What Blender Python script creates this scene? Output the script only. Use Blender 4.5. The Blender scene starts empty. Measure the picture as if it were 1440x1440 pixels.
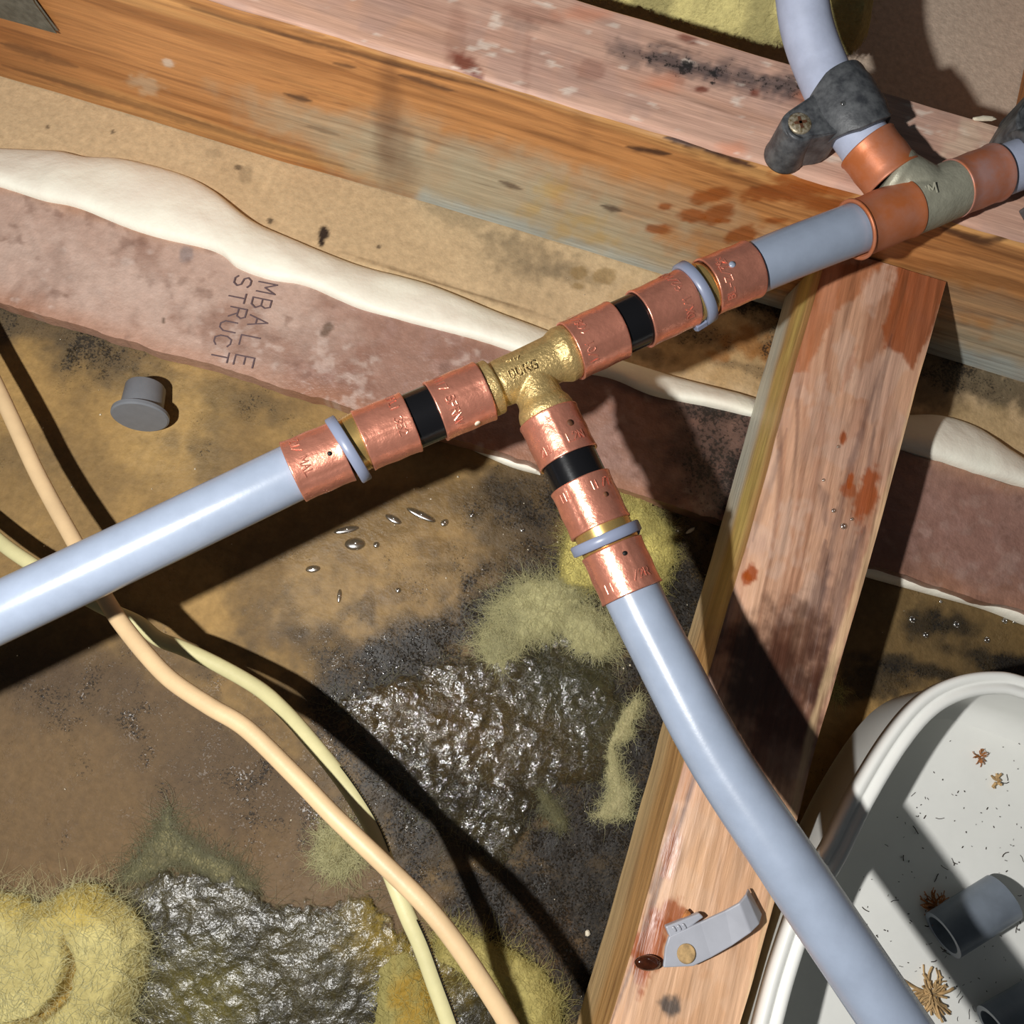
import bpy, math, random
import numpy as np
from mathutils import Vector, Matrix
random.seed(7)
C = bpy.context.scene.collection
SC = bpy.context.scene

# ---------------------------------------------------------------- camera, world, light
F_PX, HC, TH = 1247.0, 0.364, math.radians(13)
SR, CR = 0.287, 0.958
_n = math.hypot(SR, CR); SR /= _n; CR /= _n
XP = np.array([1.0, 0, 0]); YP = np.array([0, math.cos(TH), math.sin(TH)])
FW = np.array([0, math.sin(TH), -math.cos(TH)])
RT = CR * XP + SR * YP
UP = -SR * XP + CR * YP
CAM = np.array([0, 0, HC])
cd = bpy.data.cameras.new('camera'); cam = bpy.data.objects.new('camera', cd); C.objects.link(cam)
cd.sensor_width = 36; cd.lens = 36 * F_PX / 1440; cd.clip_start = 0.01; cd.clip_end = 20
cam.matrix_world = Matrix(((RT[0], UP[0], -FW[0], 0), (RT[1], UP[1], -FW[1], 0), (RT[2], UP[2], -FW[2], HC), (0, 0, 0, 1)))
SC.camera = cam
w = bpy.data.worlds.new('world'); SC.world = w; w.use_nodes = True
w.node_tree.nodes['Background'].inputs[0].default_value = (0.85, 0.93, 1.0, 1)
w.node_tree.nodes['Background'].inputs[1].default_value = 0.045
ld = bpy.data.lights.new('torch', 'POINT'); ld.energy = 8.0; ld.shadow_soft_size = 0.0055; ld.color = (1.0, 0.985, 0.96)
lo = bpy.data.objects.new('torch', ld); lo.location = (-0.123, -0.059, 0.392); C.objects.link(lo)
SC.view_settings.view_transform = 'Standard'; SC.view_settings.look = 'None'
SC.view_settings.exposure = 0.0; SC.view_settings.gamma = 1.0; SC.view_settings.use_curve_mapping = False

# ---------------------------------------------------------------- pixel helpers (points on real surfaces)
def ray(px, py):
    d = FW * F_PX + RT * (px - 720) + UP * (720 - py)
    return d / np.linalg.norm(d)
def at(px, py, z):
    d = ray(px, py); return CAM + d * ((z - HC) / d[2])
def aty(px, py, y):
    d = ray(px, py); return CAM + d * (y / d[1])
def proj(P):
    Q = P - CAM; dz = Q @ FW
    return np.stack([720 + F_PX * (Q @ RT) / dz, 720 - F_PX * (Q @ UP) / dz], -1)
def V(a): return Vector((float(a[0]), float(a[1]), float(a[2])))

# ---------------------------------------------------------------- noise and colour fields
_rs = np.random.RandomState(3); _tab = _rs.rand(256, 256)
def vn(x, y, s=0):
    x = x + s * 17.31; y = y + s * 9.77
    xi = np.floor(x).astype(int); yi = np.floor(y).astype(int); fx = x - xi; fy = y - yi
    fx = fx * fx * (3 - 2 * fx); fy = fy * fy * (3 - 2 * fy)
    a = _tab[xi % 256, yi % 256]; b = _tab[(xi + 1) % 256, yi % 256]
    c = _tab[xi % 256, (yi + 1) % 256]; d = _tab[(xi + 1) % 256, (yi + 1) % 256]
    return (a * (1 - fx) + b * fx) * (1 - fy) + (c * (1 - fx) + d * fx) * fy
def fbm(x, y, o=4, s=0):
    r = 0; a = .5; t = 0
    for i in range(o):
        r = r + a * vn(x * 2 ** i, y * 2 ** i, s + i * 3); t += a; a *= .55
    return r / t
def ss(a, b, x):
    t = np.clip((x - a) / (b - a), 0, 1); return t * t * (3 - 2 * t)
def lin(c):
    c = np.array(c, float) / 255; return np.where(c < .04045, c / 12.92, ((c + .055) / 1.055) ** 2.4)
class Field:
    """stain masks laid on the surface; q = where each vertex is, in the photograph's frame"""
    def __init__(s, P):
        s.P = P; s.q = proj(P); s.x = s.q[:, 0]; s.y = s.q[:, 1]
    def E(s, cx, cy, rx, ry, ang=0, soft=.3, nz=.5, sc=35., seed=0):
        a = math.radians(ang); dx = s.x - cx; dy = s.y - cy
        u = (dx * math.cos(a) + dy * math.sin(a)) / rx; v = (-dx * math.sin(a) + dy * math.cos(a)) / ry
        d = np.sqrt(u * u + v * v) + nz * 2 * (fbm(s.x / sc, s.y / sc, 4, seed + int(cx) % 13) - .5)
        return 1 - ss(1 - soft, 1 + soft, d)
    def L(s, pts, wd, soft=.4, nz=.4, sc=14., seed=0):
        best = np.full(s.x.shape, 1e9); m_ = len(pts) - 1
        for i, ((x0, y0), (x1, y1)) in enumerate(zip(pts[:-1], pts[1:])):
            ex, ey = x1 - x0, y1 - y0; t = np.clip(((s.x - x0) * ex + (s.y - y0) * ey) / (ex * ex + ey * ey), 0, 1)
            q = np.hypot(s.x - x0 - t * ex, s.y - y0 - t * ey)
            if wd < 13: q = q / (.12 + .88 * np.sin(np.pi * (i + t) / m_) ** .7)
            best = np.minimum(best, q)
        d = best / wd + nz * 2 * (fbm(s.x / sc, s.y / sc, 3, seed + 5) - .5)
        return 1 - ss(1 - soft, 1 + soft, d)
    def poly(s, pts, soft=6., nz=8., sc=20., seed=0):
        n = len(pts); ins = np.zeros(s.x.shape, bool); best = np.full(s.x.shape, 1e9)
        for i in range(n):
            x0, y0 = pts[i]; x1, y1 = pts[(i + 1) % n]
            ex, ey = x1 - x0, y1 - y0; t = np.clip(((s.x - x0) * ex + (s.y - y0) * ey) / (ex * ex + ey * ey + 1e-9), 0, 1)
            best = np.minimum(best, np.hypot(s.x - x0 - t * ex, s.y - y0 - t * ey))
            c = ((y0 > s.y) != (y1 > s.y)); xx = x0 + (s.y - y0) * ex / (ey if abs(ey) > 1e-9 else 1e-9)
            ins ^= c & (s.x < xx)
        sd = np.where(ins, best, -best) + nz * 2 * (fbm(s.x / sc, s.y / sc, 4, seed) - .5)
        return sd
def mix(col, c, m):
    c = lin(c) if not isinstance(c, np.ndarray) else c
    return col * (1 - m[:, None]) + c * m[:, None]

# ---------------------------------------------------------------- mesh helpers
def mk(name, verts, faces, mat, parent=None, smooth=True, col=None, msk=None, mods=None):
    me = bpy.data.meshes.new(name); me.from_pydata([tuple(map(float, v)) for v in verts] if not isinstance(verts, np.ndarray) else verts.tolist(), [], faces if not isinstance(faces, np.ndarray) else faces.tolist())
    if smooth: me.polygons.foreach_set('use_smooth', [True] * len(me.polygons))
    for nm, a in (('Col', col), ('Msk', msk)):
        if a is not None:
            ca = me.color_attributes.new(nm, 'FLOAT_COLOR', 'POINT')
            ca.data.foreach_set('color', np.concatenate([a, np.ones((len(a), 1))], 1).astype(np.float32).ravel())
    me.materials.append(mat); me.update()
    o = bpy.data.objects.new(name, me); C.objects.link(o)
    if parent: o.parent = parent
    return o
def tag(o, label=None, cat=None, group=None, kind=None):
    for k, v in (('label', label), ('category', cat), ('group', group), ('kind', kind)):
        if v: o[k] = v
    return o
def thing(name, label, cat, loc=(0, 0, 0), group=None):
    o = bpy.data.objects.new(name, None); o.empty_display_size = .01; C.objects.link(o)
    o.location = (0, 0, 0); tag(o, label, cat, group); return o
def grid_idx(nu, nv, off=0, flip=False):
    i, j = np.meshgrid(np.arange(nu - 1), np.arange(nv - 1), indexing='ij'); a = (i * nv + j).ravel() + off
    f = np.stack([a, a + nv, a + nv + 1, a + 1], 1)
    return f[:, ::-1] if flip else f
def hexa(c, nu, nv, nw):
    """c: 2x2x2 corners; returns verts, faces, face id (0 u0,1 u1,2 v0,3 v1,4 w0,5 w1), uvw"""
    c = np.array(c, float).reshape(2, 2, 2, 3); vs = []; fs = []; ids = []; off = 0
    for fid, (ax, val, na, nb) in enumerate([(0, 0, nv, nw), (0, 1, nv, nw), (1, 0, nu, nw), (1, 1, nu, nw), (2, 0, nu, nv), (2, 1, nu, nv)]):
        a, b = np.meshgrid(np.linspace(0, 1, na), np.linspace(0, 1, nb), indexing='ij'); k = np.full_like(a, val)
        uvw = [None] * 3; uvw[ax] = k; r = [q for q in range(3) if q != ax]; uvw[r[0]] = a; uvw[r[1]] = b
        vs.append(np.stack([q.ravel() for q in uvw], 1)); fs.append(grid_idx(na, nb, off, flip=(fid in (0, 3, 4)))); ids.append(np.full(na * nb, fid)); off += na * nb
    t = np.concatenate(vs); ids = np.concatenate(ids); P = np.zeros_like(t)
    for i in (0, 1):
        for j in (0, 1):
            for k in (0, 1):
                wgt = (t[:, 0] if i else 1 - t[:, 0]) * (t[:, 1] if j else 1 - t[:, 1]) * (t[:, 2] if k else 1 - t[:, 2])
                P += wgt[:, None] * c[i, j, k]
    return P, np.concatenate(fs), ids, t
def frame(d):
    d = Vector(d).normalized(); up = Vector((0, 0, 1)) if abs(d.z) < .95 else Vector((0, 1, 0))
    u = d.cross(up).normalized(); v = u.cross(d).normalized(); return d, u, v      # v points mostly up
def lathe(p0, d, prof, n=40, closed=False, rmod=None):
    """prof: [(s, r)]; closed: the profile is a loop (hollow ring)"""
    d, u, v = frame(d); p0 = V(p0); vs = []; fs = []
    for s, r in prof:
        for k in range(n):
            a = 2 * math.pi * k / n; rr = r * (rmod(s, a) if rmod else 1)
            vs.append(p0 + d * s + (u * math.cos(a) + v * math.sin(a)) * rr)
    m = len(prof)
    for i in range(m if closed else m - 1):
        for k in range(n):
            a = i * n + k; b = i * n + (k + 1) % n; c = ((i + 1) % m) * n + (k + 1) % n; e = ((i + 1) % m) * n + k
            fs.append((a, b, c, e))
    if not closed:
        if prof[0][1] > 1e-6: fs.append(tuple(reversed(range(n))))
        if prof[-1][1] > 1e-6: fs.append(tuple(range((m - 1) * n, m * n)))
    return vs, fs
def spline(pts, n=12):
    P = [V(p) for p in pts]; P = [P[0] * 2 - P[1]] + P + [P[-1] * 2 - P[-2]]; out = []
    for i in range(1, len(P) - 2):
        for k in range(n):
            t = k / n; a, b, c, d = P[i - 1], P[i], P[i + 1], P[i + 2]
            out.append(.5 * ((2 * b) + (c - a) * t + (2 * a - 5 * b + 4 * c - d) * t * t + (3 * b - a - 3 * c + d) * t ** 3))
    out.append(P[-2]); return out
def sweep(path, r, n=16, flat=1.0, ri=None, upv=(0, 0, 1)):
    """tube along path; flat squashes it vertically; ri gives it a bore"""
    vs = []; fs = []; m = len(path)
    fr = []
    for i, p in enumerate(path):
        d = (path[min(i + 1, m - 1)] - path[max(i - 1, 0)]).normalized(); up = Vector(upv)
        u = d.cross(up).normalized(); v = u.cross(d).normalized(); fr.append((p, u, v))
    def shell(rad, off):
        for i, (p, u, v) in enumerate(fr):
            for k in range(n):
                a = 2 * math.pi * k / n; vs.append(p + u * math.cos(a) * rad + v * math.sin(a) * rad * flat)
        for i in range(m - 1):
            for k in range(n):
                a = off + i * n + k; b = off + i * n + (k + 1) % n
                fs.append((a, b, b + n, a + n) if off == 0 else (a, a + n, b + n, b))
    shell(r, 0)
    if ri:
        shell(ri, m * n); o = m * n
        for e in (0, (m - 1) * n):
            for k in range(n):
                k2 = (k + 1) % n; q = (e + k, e + k2, o + e + k2, o + e + k); fs.append(q if e else q[::-1])
    else:
        fs.append(tuple(reversed(range(n)))); fs.append(tuple(range((m - 1) * n, m * n)))
    return vs, [tuple(reversed(f)) for f in fs]
class MB:
    def __init__(s): s.v = []; s.f = []
    def add(s, vf):
        o = len(s.v); s.v += list(vf[0]); s.f += [tuple(i + o for i in f) for f in vf[1]]; return s
    def build(s, name, mat, parent=None, smooth=True): return mk(name, s.v, s.f, mat, parent, smooth)

# ---------------------------------------------------------------- materials
def nodes(name):
    m = bpy.data.materials.new(name); m.use_nodes = True; nt = m.node_tree; b = nt.nodes['Principled BSDF']; return m, nt, b
def N(nt, t, **k):
    n = nt.nodes.new(t)
    for a, v in k.items():
        if a.startswith('i_'): n.inputs[a[2:].replace('_', ' ')].default_value = v
        else: setattr(n, a, v)
    return n
def noise(nt, scale, detail=4, mp=(1, 1, 1), rough=.55):
    tc = N(nt, 'ShaderNodeTexCoord'); mpn = N(nt, 'ShaderNodeMapping'); mpn.inputs['Scale'].default_value = mp
    nz = N(nt, 'ShaderNodeTexNoise'); nz.inputs['Scale'].default_value = scale; nz.inputs['Detail'].default_value = detail; nz.inputs['Roughness'].default_value = rough
    nt.links.new(tc.outputs['Object'], mpn.inputs[0]); nt.links.new(mpn.outputs[0], nz.inputs['Vector']); return nz.outputs['Fac']
def mathn(nt, op, a, b=None, c=None, clamp=False):
    n = N(nt, 'ShaderNodeMath', operation=op); n.use_clamp = clamp
    for i, x in enumerate((a, b, c)):
        if x is None: continue
        if hasattr(x, 'links'): nt.links.new(x, n.inputs[i])
        else: n.inputs[i].default_value = x
    return n.outputs[0]
def mapr(nt, x, a, b, c, d, smooth=False):
    n = N(nt, 'ShaderNodeMapRange'); n.interpolation_type = 'SMOOTHSTEP' if smooth else 'LINEAR'
    nt.links.new(x, n.inputs[0])
    for i, v in enumerate((a, b, c, d)):
        if hasattr(v, 'links'): nt.links.new(v, n.inputs[i + 1])
        else: n.inputs[i + 1].default_value = v
    return n.outputs[0]
def bump(nt, b, h, dist, strength=1.0):
    n = N(nt, 'ShaderNodeBump'); n.inputs['Distance'].default_value = dist; n.inputs['Strength'].default_value = strength
    nt.links.new(h, n.inputs['Height']); nt.links.new(n.outputs[0], b.inputs['Normal']); return n
def mixc(nt, f, a, b, blend='MIX'):
    n = N(nt, 'ShaderNodeMix', data_type='RGBA', blend_type=blend)
    for i, x in ((0, f), (6, a), (7, b)):
        if hasattr(x, 'links'): nt.links.new(x, n.inputs[i])
        else: n.inputs[i].default_value = x if i == 0 else (*x, 1)
    return n.outputs[2]
def painted(name, mp=(1, 1, 1), sc1=300, var=.35, r0=.75, wet_r=.16, b_dist=.0004, b_scale=600, speck=700, wet_bump=0.0, spec=.5, grain=None, cover=False, wsc=420, bead=.84):
    m, nt, b = nodes(name)
    ca = N(nt, 'ShaderNodeVertexColor', layer_name='Col'); mk_ = N(nt, 'ShaderNodeVertexColor', layer_name='Msk')
    sep = N(nt, 'ShaderNodeSeparateColor'); nt.links.new(mk_.outputs[0], sep.inputs[0])
    n1 = noise(nt, sc1, 5, mp, .65)
    v = mapr(nt, n1, .25, .75, 1 - var, 1 + var)
    comb = N(nt, 'ShaderNodeCombineColor')
    for i in range(3): nt.links.new(v, comb.inputs[i])
    c = mixc(nt, 1.0, ca.outputs[0], comb.outputs[0], 'MULTIPLY')
    if grain:
        g = noise(nt, grain[0], 3, mp, .6); gm = mapr(nt, g, grain[1], grain[1] + .12, 0, grain[2], True)
        c = mixc(nt, gm, c, (.10, .035, .012))
    sp = noise(nt, speck, 4, (1, 1, 1), .7)
    th = mathn(nt, 'SUBTRACT', .80, mathn(nt, 'MULTIPLY', sep.outputs[0], .40))
    sm = mathn(nt, 'MULTIPLY', mapr(nt, mathn(nt, 'SUBTRACT', sp, th), 0, .09, 0, 1), .8)
    c = mixc(nt, sm, c, (.012, .010, .008))
    nt.links.new(c, b.inputs['Base Color'])
    rg = mapr(nt, sep.outputs[1], 0, 1, r0, wet_r)
    b.inputs['Specular IOR Level'].default_value = spec
    bn = noise(nt, b_scale, 4, mp, .6)
    h = bn
    if wet_bump:
        # beads of moisture: small smooth bumps scattered where the surface is wet
        wn = noise(nt, wsc, 2, (1, 1, 1), .6); chan = sep.outputs[1] if cover else sep.outputs[2]
        big = noise(nt, wsc / 9, 3, (1, 1, 1), .6)
        dm = mathn(nt, 'MULTIPLY', mapr(nt, mathn(nt, 'ADD', wn, mathn(nt, 'MULTIPLY', big, .6)), bead, bead + .10, 0, 1, True), chan)
        h = mathn(nt, 'ADD', bn, mathn(nt, 'MULTIPLY', dm, wet_bump))
        rg = mathn(nt, 'ADD', mathn(nt, 'MULTIPLY', rg, mathn(nt, 'SUBTRACT', 1, dm)), mathn(nt, 'MULTIPLY', dm, .11))
    nt.links.new(rg, b.inputs['Roughness'])
    bump(nt, b, h, b_dist)
    if cover:
        cn = noise(nt, 300, 5, (1, 1, 1), .75); al = mapr(nt, mathn(nt, 'ADD', sep.outputs[2], mathn(nt, 'MULTIPLY', mathn(nt, 'SUBTRACT', cn, .5), 1.6)), .15, .6, 0, 1, True)
        nt.links.new(al, b.inputs['Alpha'])
    return m
def water_mat():
    m, nt, b = nodes('water'); out = nt.nodes['Material Output']; nt.nodes.remove(b)
    t = N(nt, 'ShaderNodeBsdfTransparent'); t.inputs[0].default_value = (.96, .96, .94, 1); g = N(nt, 'ShaderNodeBsdfGlossy'); g.inputs['Roughness'].default_value = .16
    fr = N(nt, 'ShaderNodeValue'); fr.outputs[0].default_value = .3; mx = N(nt, 'ShaderNodeMixShader')
    nt.links.new(fr.outputs[0], mx.inputs[0]); nt.links.new(t.outputs[0], mx.inputs[1]); nt.links.new(g.outputs[0], mx.inputs[2]); nt.links.new(mx.outputs[0], out.inputs['Surface'])
    return m
def plain(name, col, rough=.5, metal=0, nsc=None, nvar=.15, bsc=None, bd=.0002, spec=.5, mp=(1, 1, 1), col2=None, rvar=0, coat=0, trans=0, ior=1.45, sss=0):
    m, nt, b = nodes(name); c = lin(col)
    b.inputs['Base Color'].default_value = (*c, 1); b.inputs['Roughness'].default_value = rough; b.inputs['Metallic'].default_value = metal
    b.inputs['Specular IOR Level'].default_value = spec; b.inputs['Coat Weight'].default_value = coat; b.inputs['Coat Roughness'].default_value = .12
    b.inputs['Transmission Weight'].default_value = trans; b.inputs['IOR'].default_value = ior
    if sss: b.inputs['Subsurface Weight'].default_value = sss; b.inputs['Subsurface Radius'].default_value = (.004, .004, .004); b.inputs['Subsurface Scale'].default_value = 1
    if nsc:
        n1 = noise(nt, nsc, 5, mp, .6)
        c2 = lin(col2) if col2 else c * (1 - nvar)
        c1 = c if col2 else np.minimum(c * (1 + nvar), 1)
        nt.links.new(mixc(nt, mapr(nt, n1, .35, .65, 0, 1), tuple(c1), tuple(c2)), b.inputs['Base Color'])
        if rvar: nt.links.new(mapr(nt, n1, .3, .7, rough - rvar, rough + rvar), b.inputs['Roughness'])
    if bsc: bump(nt, b, noise(nt, bsc, 4, mp, .6), bd)
    return m
M = {}
M['board'] = painted('plasterboard_paper', sc1=300, var=.2, r0=.8, wet_r=.5, b_dist=.00035, b_scale=500, speck=900, wet_bump=.6, wsc=1100, bead=.84, spec=.35)
M['joist'] = painted('joist_timber', mp=(.05, 1, 1), sc1=650, var=.26, r0=.62, wet_r=.25, b_dist=.00035, b_scale=420, speck=500, grain=(240, .60, .35))
M['brace'] = painted('trimmer_timber', mp=(1, .06, 1), sc1=500, var=.24, r0=.6, wet_r=.2, b_dist=.0005, b_scale=420, speck=500, grain=(200, .58, .45))
M['batten'] = painted('batten_board', sc1=220, var=.16, r0=.6, wet_r=.22, b_dist=.0004, b_scale=500, speck=600)
M['wool'] = painted('glass_wool', sc1=420, var=.22, r0=.85, wet_r=.3, b_dist=.0008, b_scale=800, speck=800, wet_bump=0, spec=.3, cover=True)
M['wetwool'] = painted('soaked_glass_wool', sc1=420, var=.6, r0=.6, wet_r=.55, b_dist=.0004, b_scale=600, speck=900, spec=.9, cover=True, wet_bump=.42, wsc=1400, bead=.68)
M['foam'] = plain('adhesive', (254, 247, 230), .55, nsc=60, nvar=.05, bsc=120, bd=.0006)
M['pipe'] = plain('grey_blue_pipe_plastic', (146, 157, 175), .26, nsc=90, nvar=.06, bsc=500, bd=.00003, spec=.9)
M['pipe_old'] = plain('dusty_grey_pipe_plastic', (176, 184, 206), .5, nsc=160, nvar=.07, bsc=500, bd=.00005)
M['copper'] = plain('bright_copper', (238, 158, 132), .31, .74, nsc=240, nvar=.16, bsc=420, bd=.00022, rvar=.09, spec=.8)
M['copper_old'] = plain('dull_copper', (196, 118, 82), .5, .35, nsc=110, nvar=.15, bsc=500, bd=.00005, col2=(188, 142, 132))
M['copper_orange'] = plain('orange_copper', (190, 108, 62), .45, .3, nsc=110, nvar=.15, bsc=500, bd=.00005, col2=(190, 124, 96))
M['brass'] = plain('cast_brass', (196, 168, 112), .34, .6, nsc=500, nvar=.16, bsc=900, bd=.0004, spec=.6)
M['brass_bright'] = plain('turned_brass', (214, 180, 112), .27, .8, nsc=200, nvar=.1)
M['brass_old'] = plain('tarnished_brass', (158, 156, 138), .5, .25, nsc=130, nvar=.12, bsc=420, bd=.0003)
M['black'] = plain('black_pipe_plastic', (19, 19, 21), .2, bsc=300, bd=.00005)
M['collar'] = plain('grey_collar_plastic', (128, 136, 158), .35)
M['clip'] = plain('dusty_black_plastic', (54, 56, 60), .45, nsc=260, nvar=.4, bsc=700, bd=.00012, col2=(94, 96, 98))
M['screw'] = plain('zinc_screw', (196, 186, 164), .45, .5, nsc=900, nvar=.35, col2=(120, 100, 64), bsc=900, bd=.0002)
M['cap'] = plain('grey_plug_plastic', (118, 121, 126), .5, nsc=300, nvar=.04)
M['cable_p'] = plain('peach_cable_sheath', (210, 180, 138), .45, nsc=60, nvar=.08, bsc=300, bd=.0001)
M['cable_y'] = plain('pale_yellow_cable_sheath', (200, 192, 144), .42, nsc=60, nvar=.08, bsc=300, bd=.0001)
M['tub'] = plain('white_tub_plastic', (238, 238, 232), .3, nsc=25, nvar=.04)
M['offcut'] = plain('grey_offcut_plastic', (112, 120, 130), .35, nsc=120, nvar=.1)
M['clipgrey'] = plain('grey_clip_plastic', (168, 170, 178), .4, nsc=120, nvar=.05)
M['ink'] = plain('faded_ink', (98, 80, 82), .8)
M['inkblack'] = plain('print_black', (20, 18, 16), .6)
M['steel'] = plain('galvanised_steel', (112, 114, 106), .42, .55, nsc=300, nvar=.25, bsc=500, bd=.0002)
M['water'] = water_mat()
M['chip'] = plain('pale_crumb', (226, 214, 190), .7)
M['bark'] = plain('dark_wood_chip', (92, 56, 34), .7, nsc=300, nvar=.3)
M['shred'] = plain('wood_shavings', (160, 100, 48), .7, nsc=400, nvar=.4)
M['shredtan'] = plain('tan_fibre', (182, 150, 104), .8, nsc=400, nvar=.3)
M['fleck'] = plain('dark_fleck', (50, 38, 28), .8)
M['fib_p'] = plain('pale_glass_fibre', (206, 200, 152), .6)
M['fib_y'] = plain('yellow_glass_fibre', (198, 186, 116), .6)
M['fib_g'] = plain('grey_glass_fibre', (130, 126, 92), .4)
M['resin'] = plain('resin', (60, 26, 10), .08, nsc=300, nvar=.4, coat=1)

# ---------------------------------------------------------------- ceiling (the back of the plasterboard)
def board():
    def axis(a, b, lo_, hi, st):
        return np.concatenate([np.linspace(a, lo_, 8)[:-1], np.arange(lo_, hi, st), np.linspace(hi, b, 8)])
    xs = axis(-.9, .8, -.31, .30, .0009); ys = axis(-.7, .9, -.20, .225, .0009)
    X, Y = np.meshgrid(xs, ys, indexing='ij'); P = np.stack([X.ravel(), Y.ravel(), np.zeros(X.size)], 1)
    f = Field(P); n = len(P); x, y = P[:, 0], P[:, 1]
    A = fbm(x * 28, y * 28, 5, 1); B = fbm(x * 90, y * 90, 4, 2); D = fbm(x * 9, y * 9, 3, 8)
    up = ss(.118, .122, y)                                   # the strip between batten and joist is cleaner
    col = np.tile(lin((158, 126, 76)), (n, 1))
    col = mix(col, (120, 96, 60), ss(.42, .66, A) * .7)
    col = mix(col, (178, 146, 92), ss(.55, .75, D) * .5)
    mould = .18 + .30 * ss(.5, .75, B); wet = ss(.5, .7, D) * .5 + .15
    E = f.E
    # large brown damp stain at lower left
    m = f.poly([(-900, 900), (140, 930), (300, 985), (420, 1090), (560, 1210), (700, 1320), (900, 1500), (900, 2400), (-900, 2400)], 0, 26, 60); m = ss(-18, 18, m)
    col = mix(col, (100, 79, 54), m * .92); mould += m * .12
    for a in ((330, 1080, 150, 90, 20), (90, 960, 140, 60, 0), (520, 1010, 60, 60, 0), (240, 920, 90, 30, 30)):
        q = E(*a, soft=.6); col = mix(col, (84, 68, 50), q * .7); mould += q * .2
    q = E(60, 900, 120, 60, 0, soft=.6); col = mix(col, (60, 46, 34), q * .4)
    # grey-black mottling along the batten, left
    for a, k in (((90, 470, 150, 34, 17), .8), ((150, 500, 60, 40, 10), .6), ((330, 560, 90, 22, 17), .6), ((0, 440, 60, 40, 0), .6), ((20, 640, 60, 30, 20), .35), ((240, 620, 30, 14, 0), .5), ((300, 640, 26, 40, 0), .5)):
        q = E(*a, soft=.7, nz=.9, sc=18) * k; col = mix(col, (70, 62, 50), q * .8); mould += q * .35
    # puddle area in the middle
    q = E(560, 800, 210, 110, -8, soft=.25, nz=.35, sc=60); col = mix(col, (150, 122, 80), q * .7); wet += q * .5
    ring = q * (1 - q) * 4; col = mix(col, (92, 70, 40), ring * .55)
    q = E(560, 730, 170, 30, -14, soft=.5, nz=.5, sc=30); col = mix(col, (112, 88, 50), q * .75); wet += q
    for a in ((500, 790, 34, 12, 30), (610, 770, 26, 16, 0), (560, 835, 40, 14, -10), (520, 850, 10, 26, 0)):
        q = E(*a, soft=.3, nz=.5, sc=14); col = mix(col, (100, 76, 40), q * .5); wet += q * .5
    # black mould right of the puddle and down the middle
    for a, k in (((740, 760, 80, 100, 20), .75), ((730, 690, 70, 46, 17), .7), ((640, 880, 110, 30, -20), .7), ((760, 850, 110, 60, 10), .8), ((520, 950, 90, 60, 0), .85),
                 ((930, 800, 90, 110, 10), 1.15), ((900, 1000, 130, 190, 10), 1.2), ((860, 1230, 150, 160, 20), 1.2), ((700, 1010, 280, 150, 10), .9), ((760, 1320, 120, 120, 0), 1.2), ((960, 860, 80, 50, 0), .9), ((600, 1180, 130, 60, 40), 1.1)):
        q = E(*a, soft=.55, nz=.7, sc=30) * min(k, 1); col = mix(col, (44, 38, 30), q * .88); mould += q * .42; wet += q * .35
    q = E(760, 1330, 60, 50, 50, soft=.4, nz=.6, sc=20); col = mix(col, (96, 74, 50), q * .6)
    q = E(850, 880, 60, 40, 0, soft=.5, nz=.6, sc=20); col = mix(col, (70, 58, 40), q * .5)
    # right of the trimmer, lower bay
    q = E(1330, 880, 300, 90, 12, soft=.3, nz=.4, sc=40) * (1 - up); col = mix(col, (104, 84, 52), q * .85); wet += q * .3
    for a in ((1300, 880, 24, 26, 0), (1345, 880, 30, 16, 20), (1230, 960, 60, 30, 0), (1400, 930, 70, 14, 17), (1290, 940, 90, 12, 12), (1430, 945, 50, 20, 0)):
        q = E(*a, soft=.6, nz=.7, sc=16); col = mix(col, (40, 34, 24), q * .85); mould += q * .4
    # the cleaner upper strip
    cu = np.tile(lin((204, 177, 138)), (n, 1)); cu = mix(cu, (186, 158, 120), ss(.45, .65, A) * .45)
    cu = mix(cu, (216, 188, 144), ss(.55, .7, D) * .4); mu = np.full(n, .05); wu = np.full(n, .25)
    q = E(640, 300, 900, 12, 16.7, soft=.9, nz=.3, sc=60) * 0
    cu = mix(cu, (222, 196, 152), f.L([(470, 362), (620, 415), (800, 470)], 9, .6, .2) * .6)
    cu = mix(cu, (110, 86, 56), f.L([(470, 352), (640, 405), (800, 455)], 2.0, .8, .5) * .7)
    for a, k in (((455, 328, 7, 9, 0), 1.), ((452, 338, 4, 8, 0), 1.), ((380, 310, 4, 4, 0), .8), ((335, 235, 5, 4, 0), .7), ((300, 215, 12, 8, 0), .2), ((345, 245, 10, 12, 0), .3), ((532, 347, 3, 3, 0), .8), ((158, 185, 3, 3, 0), .7), ((66, 178, 3, 3, 0), .7)):
        cu = mix(cu, (50, 36, 26), E(*a, soft=.3, nz=.3, sc=6) * k)
    for a, k in (((740, 360, 60, 26, 20), .5), ((800, 385, 50, 14, 15), .45), ((640, 305, 70, 12, 20), .4), ((730, 400, 60, 40, 20), .15)):
        q = E(*a, soft=.7, nz=1., sc=12) * k; cu = mix(cu, (110, 96, 74), q); mu += q * .4
    for a in ((815, 383, 13, 9, 0), (850, 388, 17, 12, 0), (812, 402, 8, 5, 0)):
        q = E(*a, soft=.2, nz=.3, sc=8); cu = mix(cu, (140, 112, 66), q * .55); wu += q
    # dirty, mouldy part under the new couplings and by the trimmer
    q = E(1050, 470, 160, 70, 14, soft=.4, nz=.7, sc=26); cu = mix(cu, (176, 140, 88), q * .6); mu += q * .3
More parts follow.
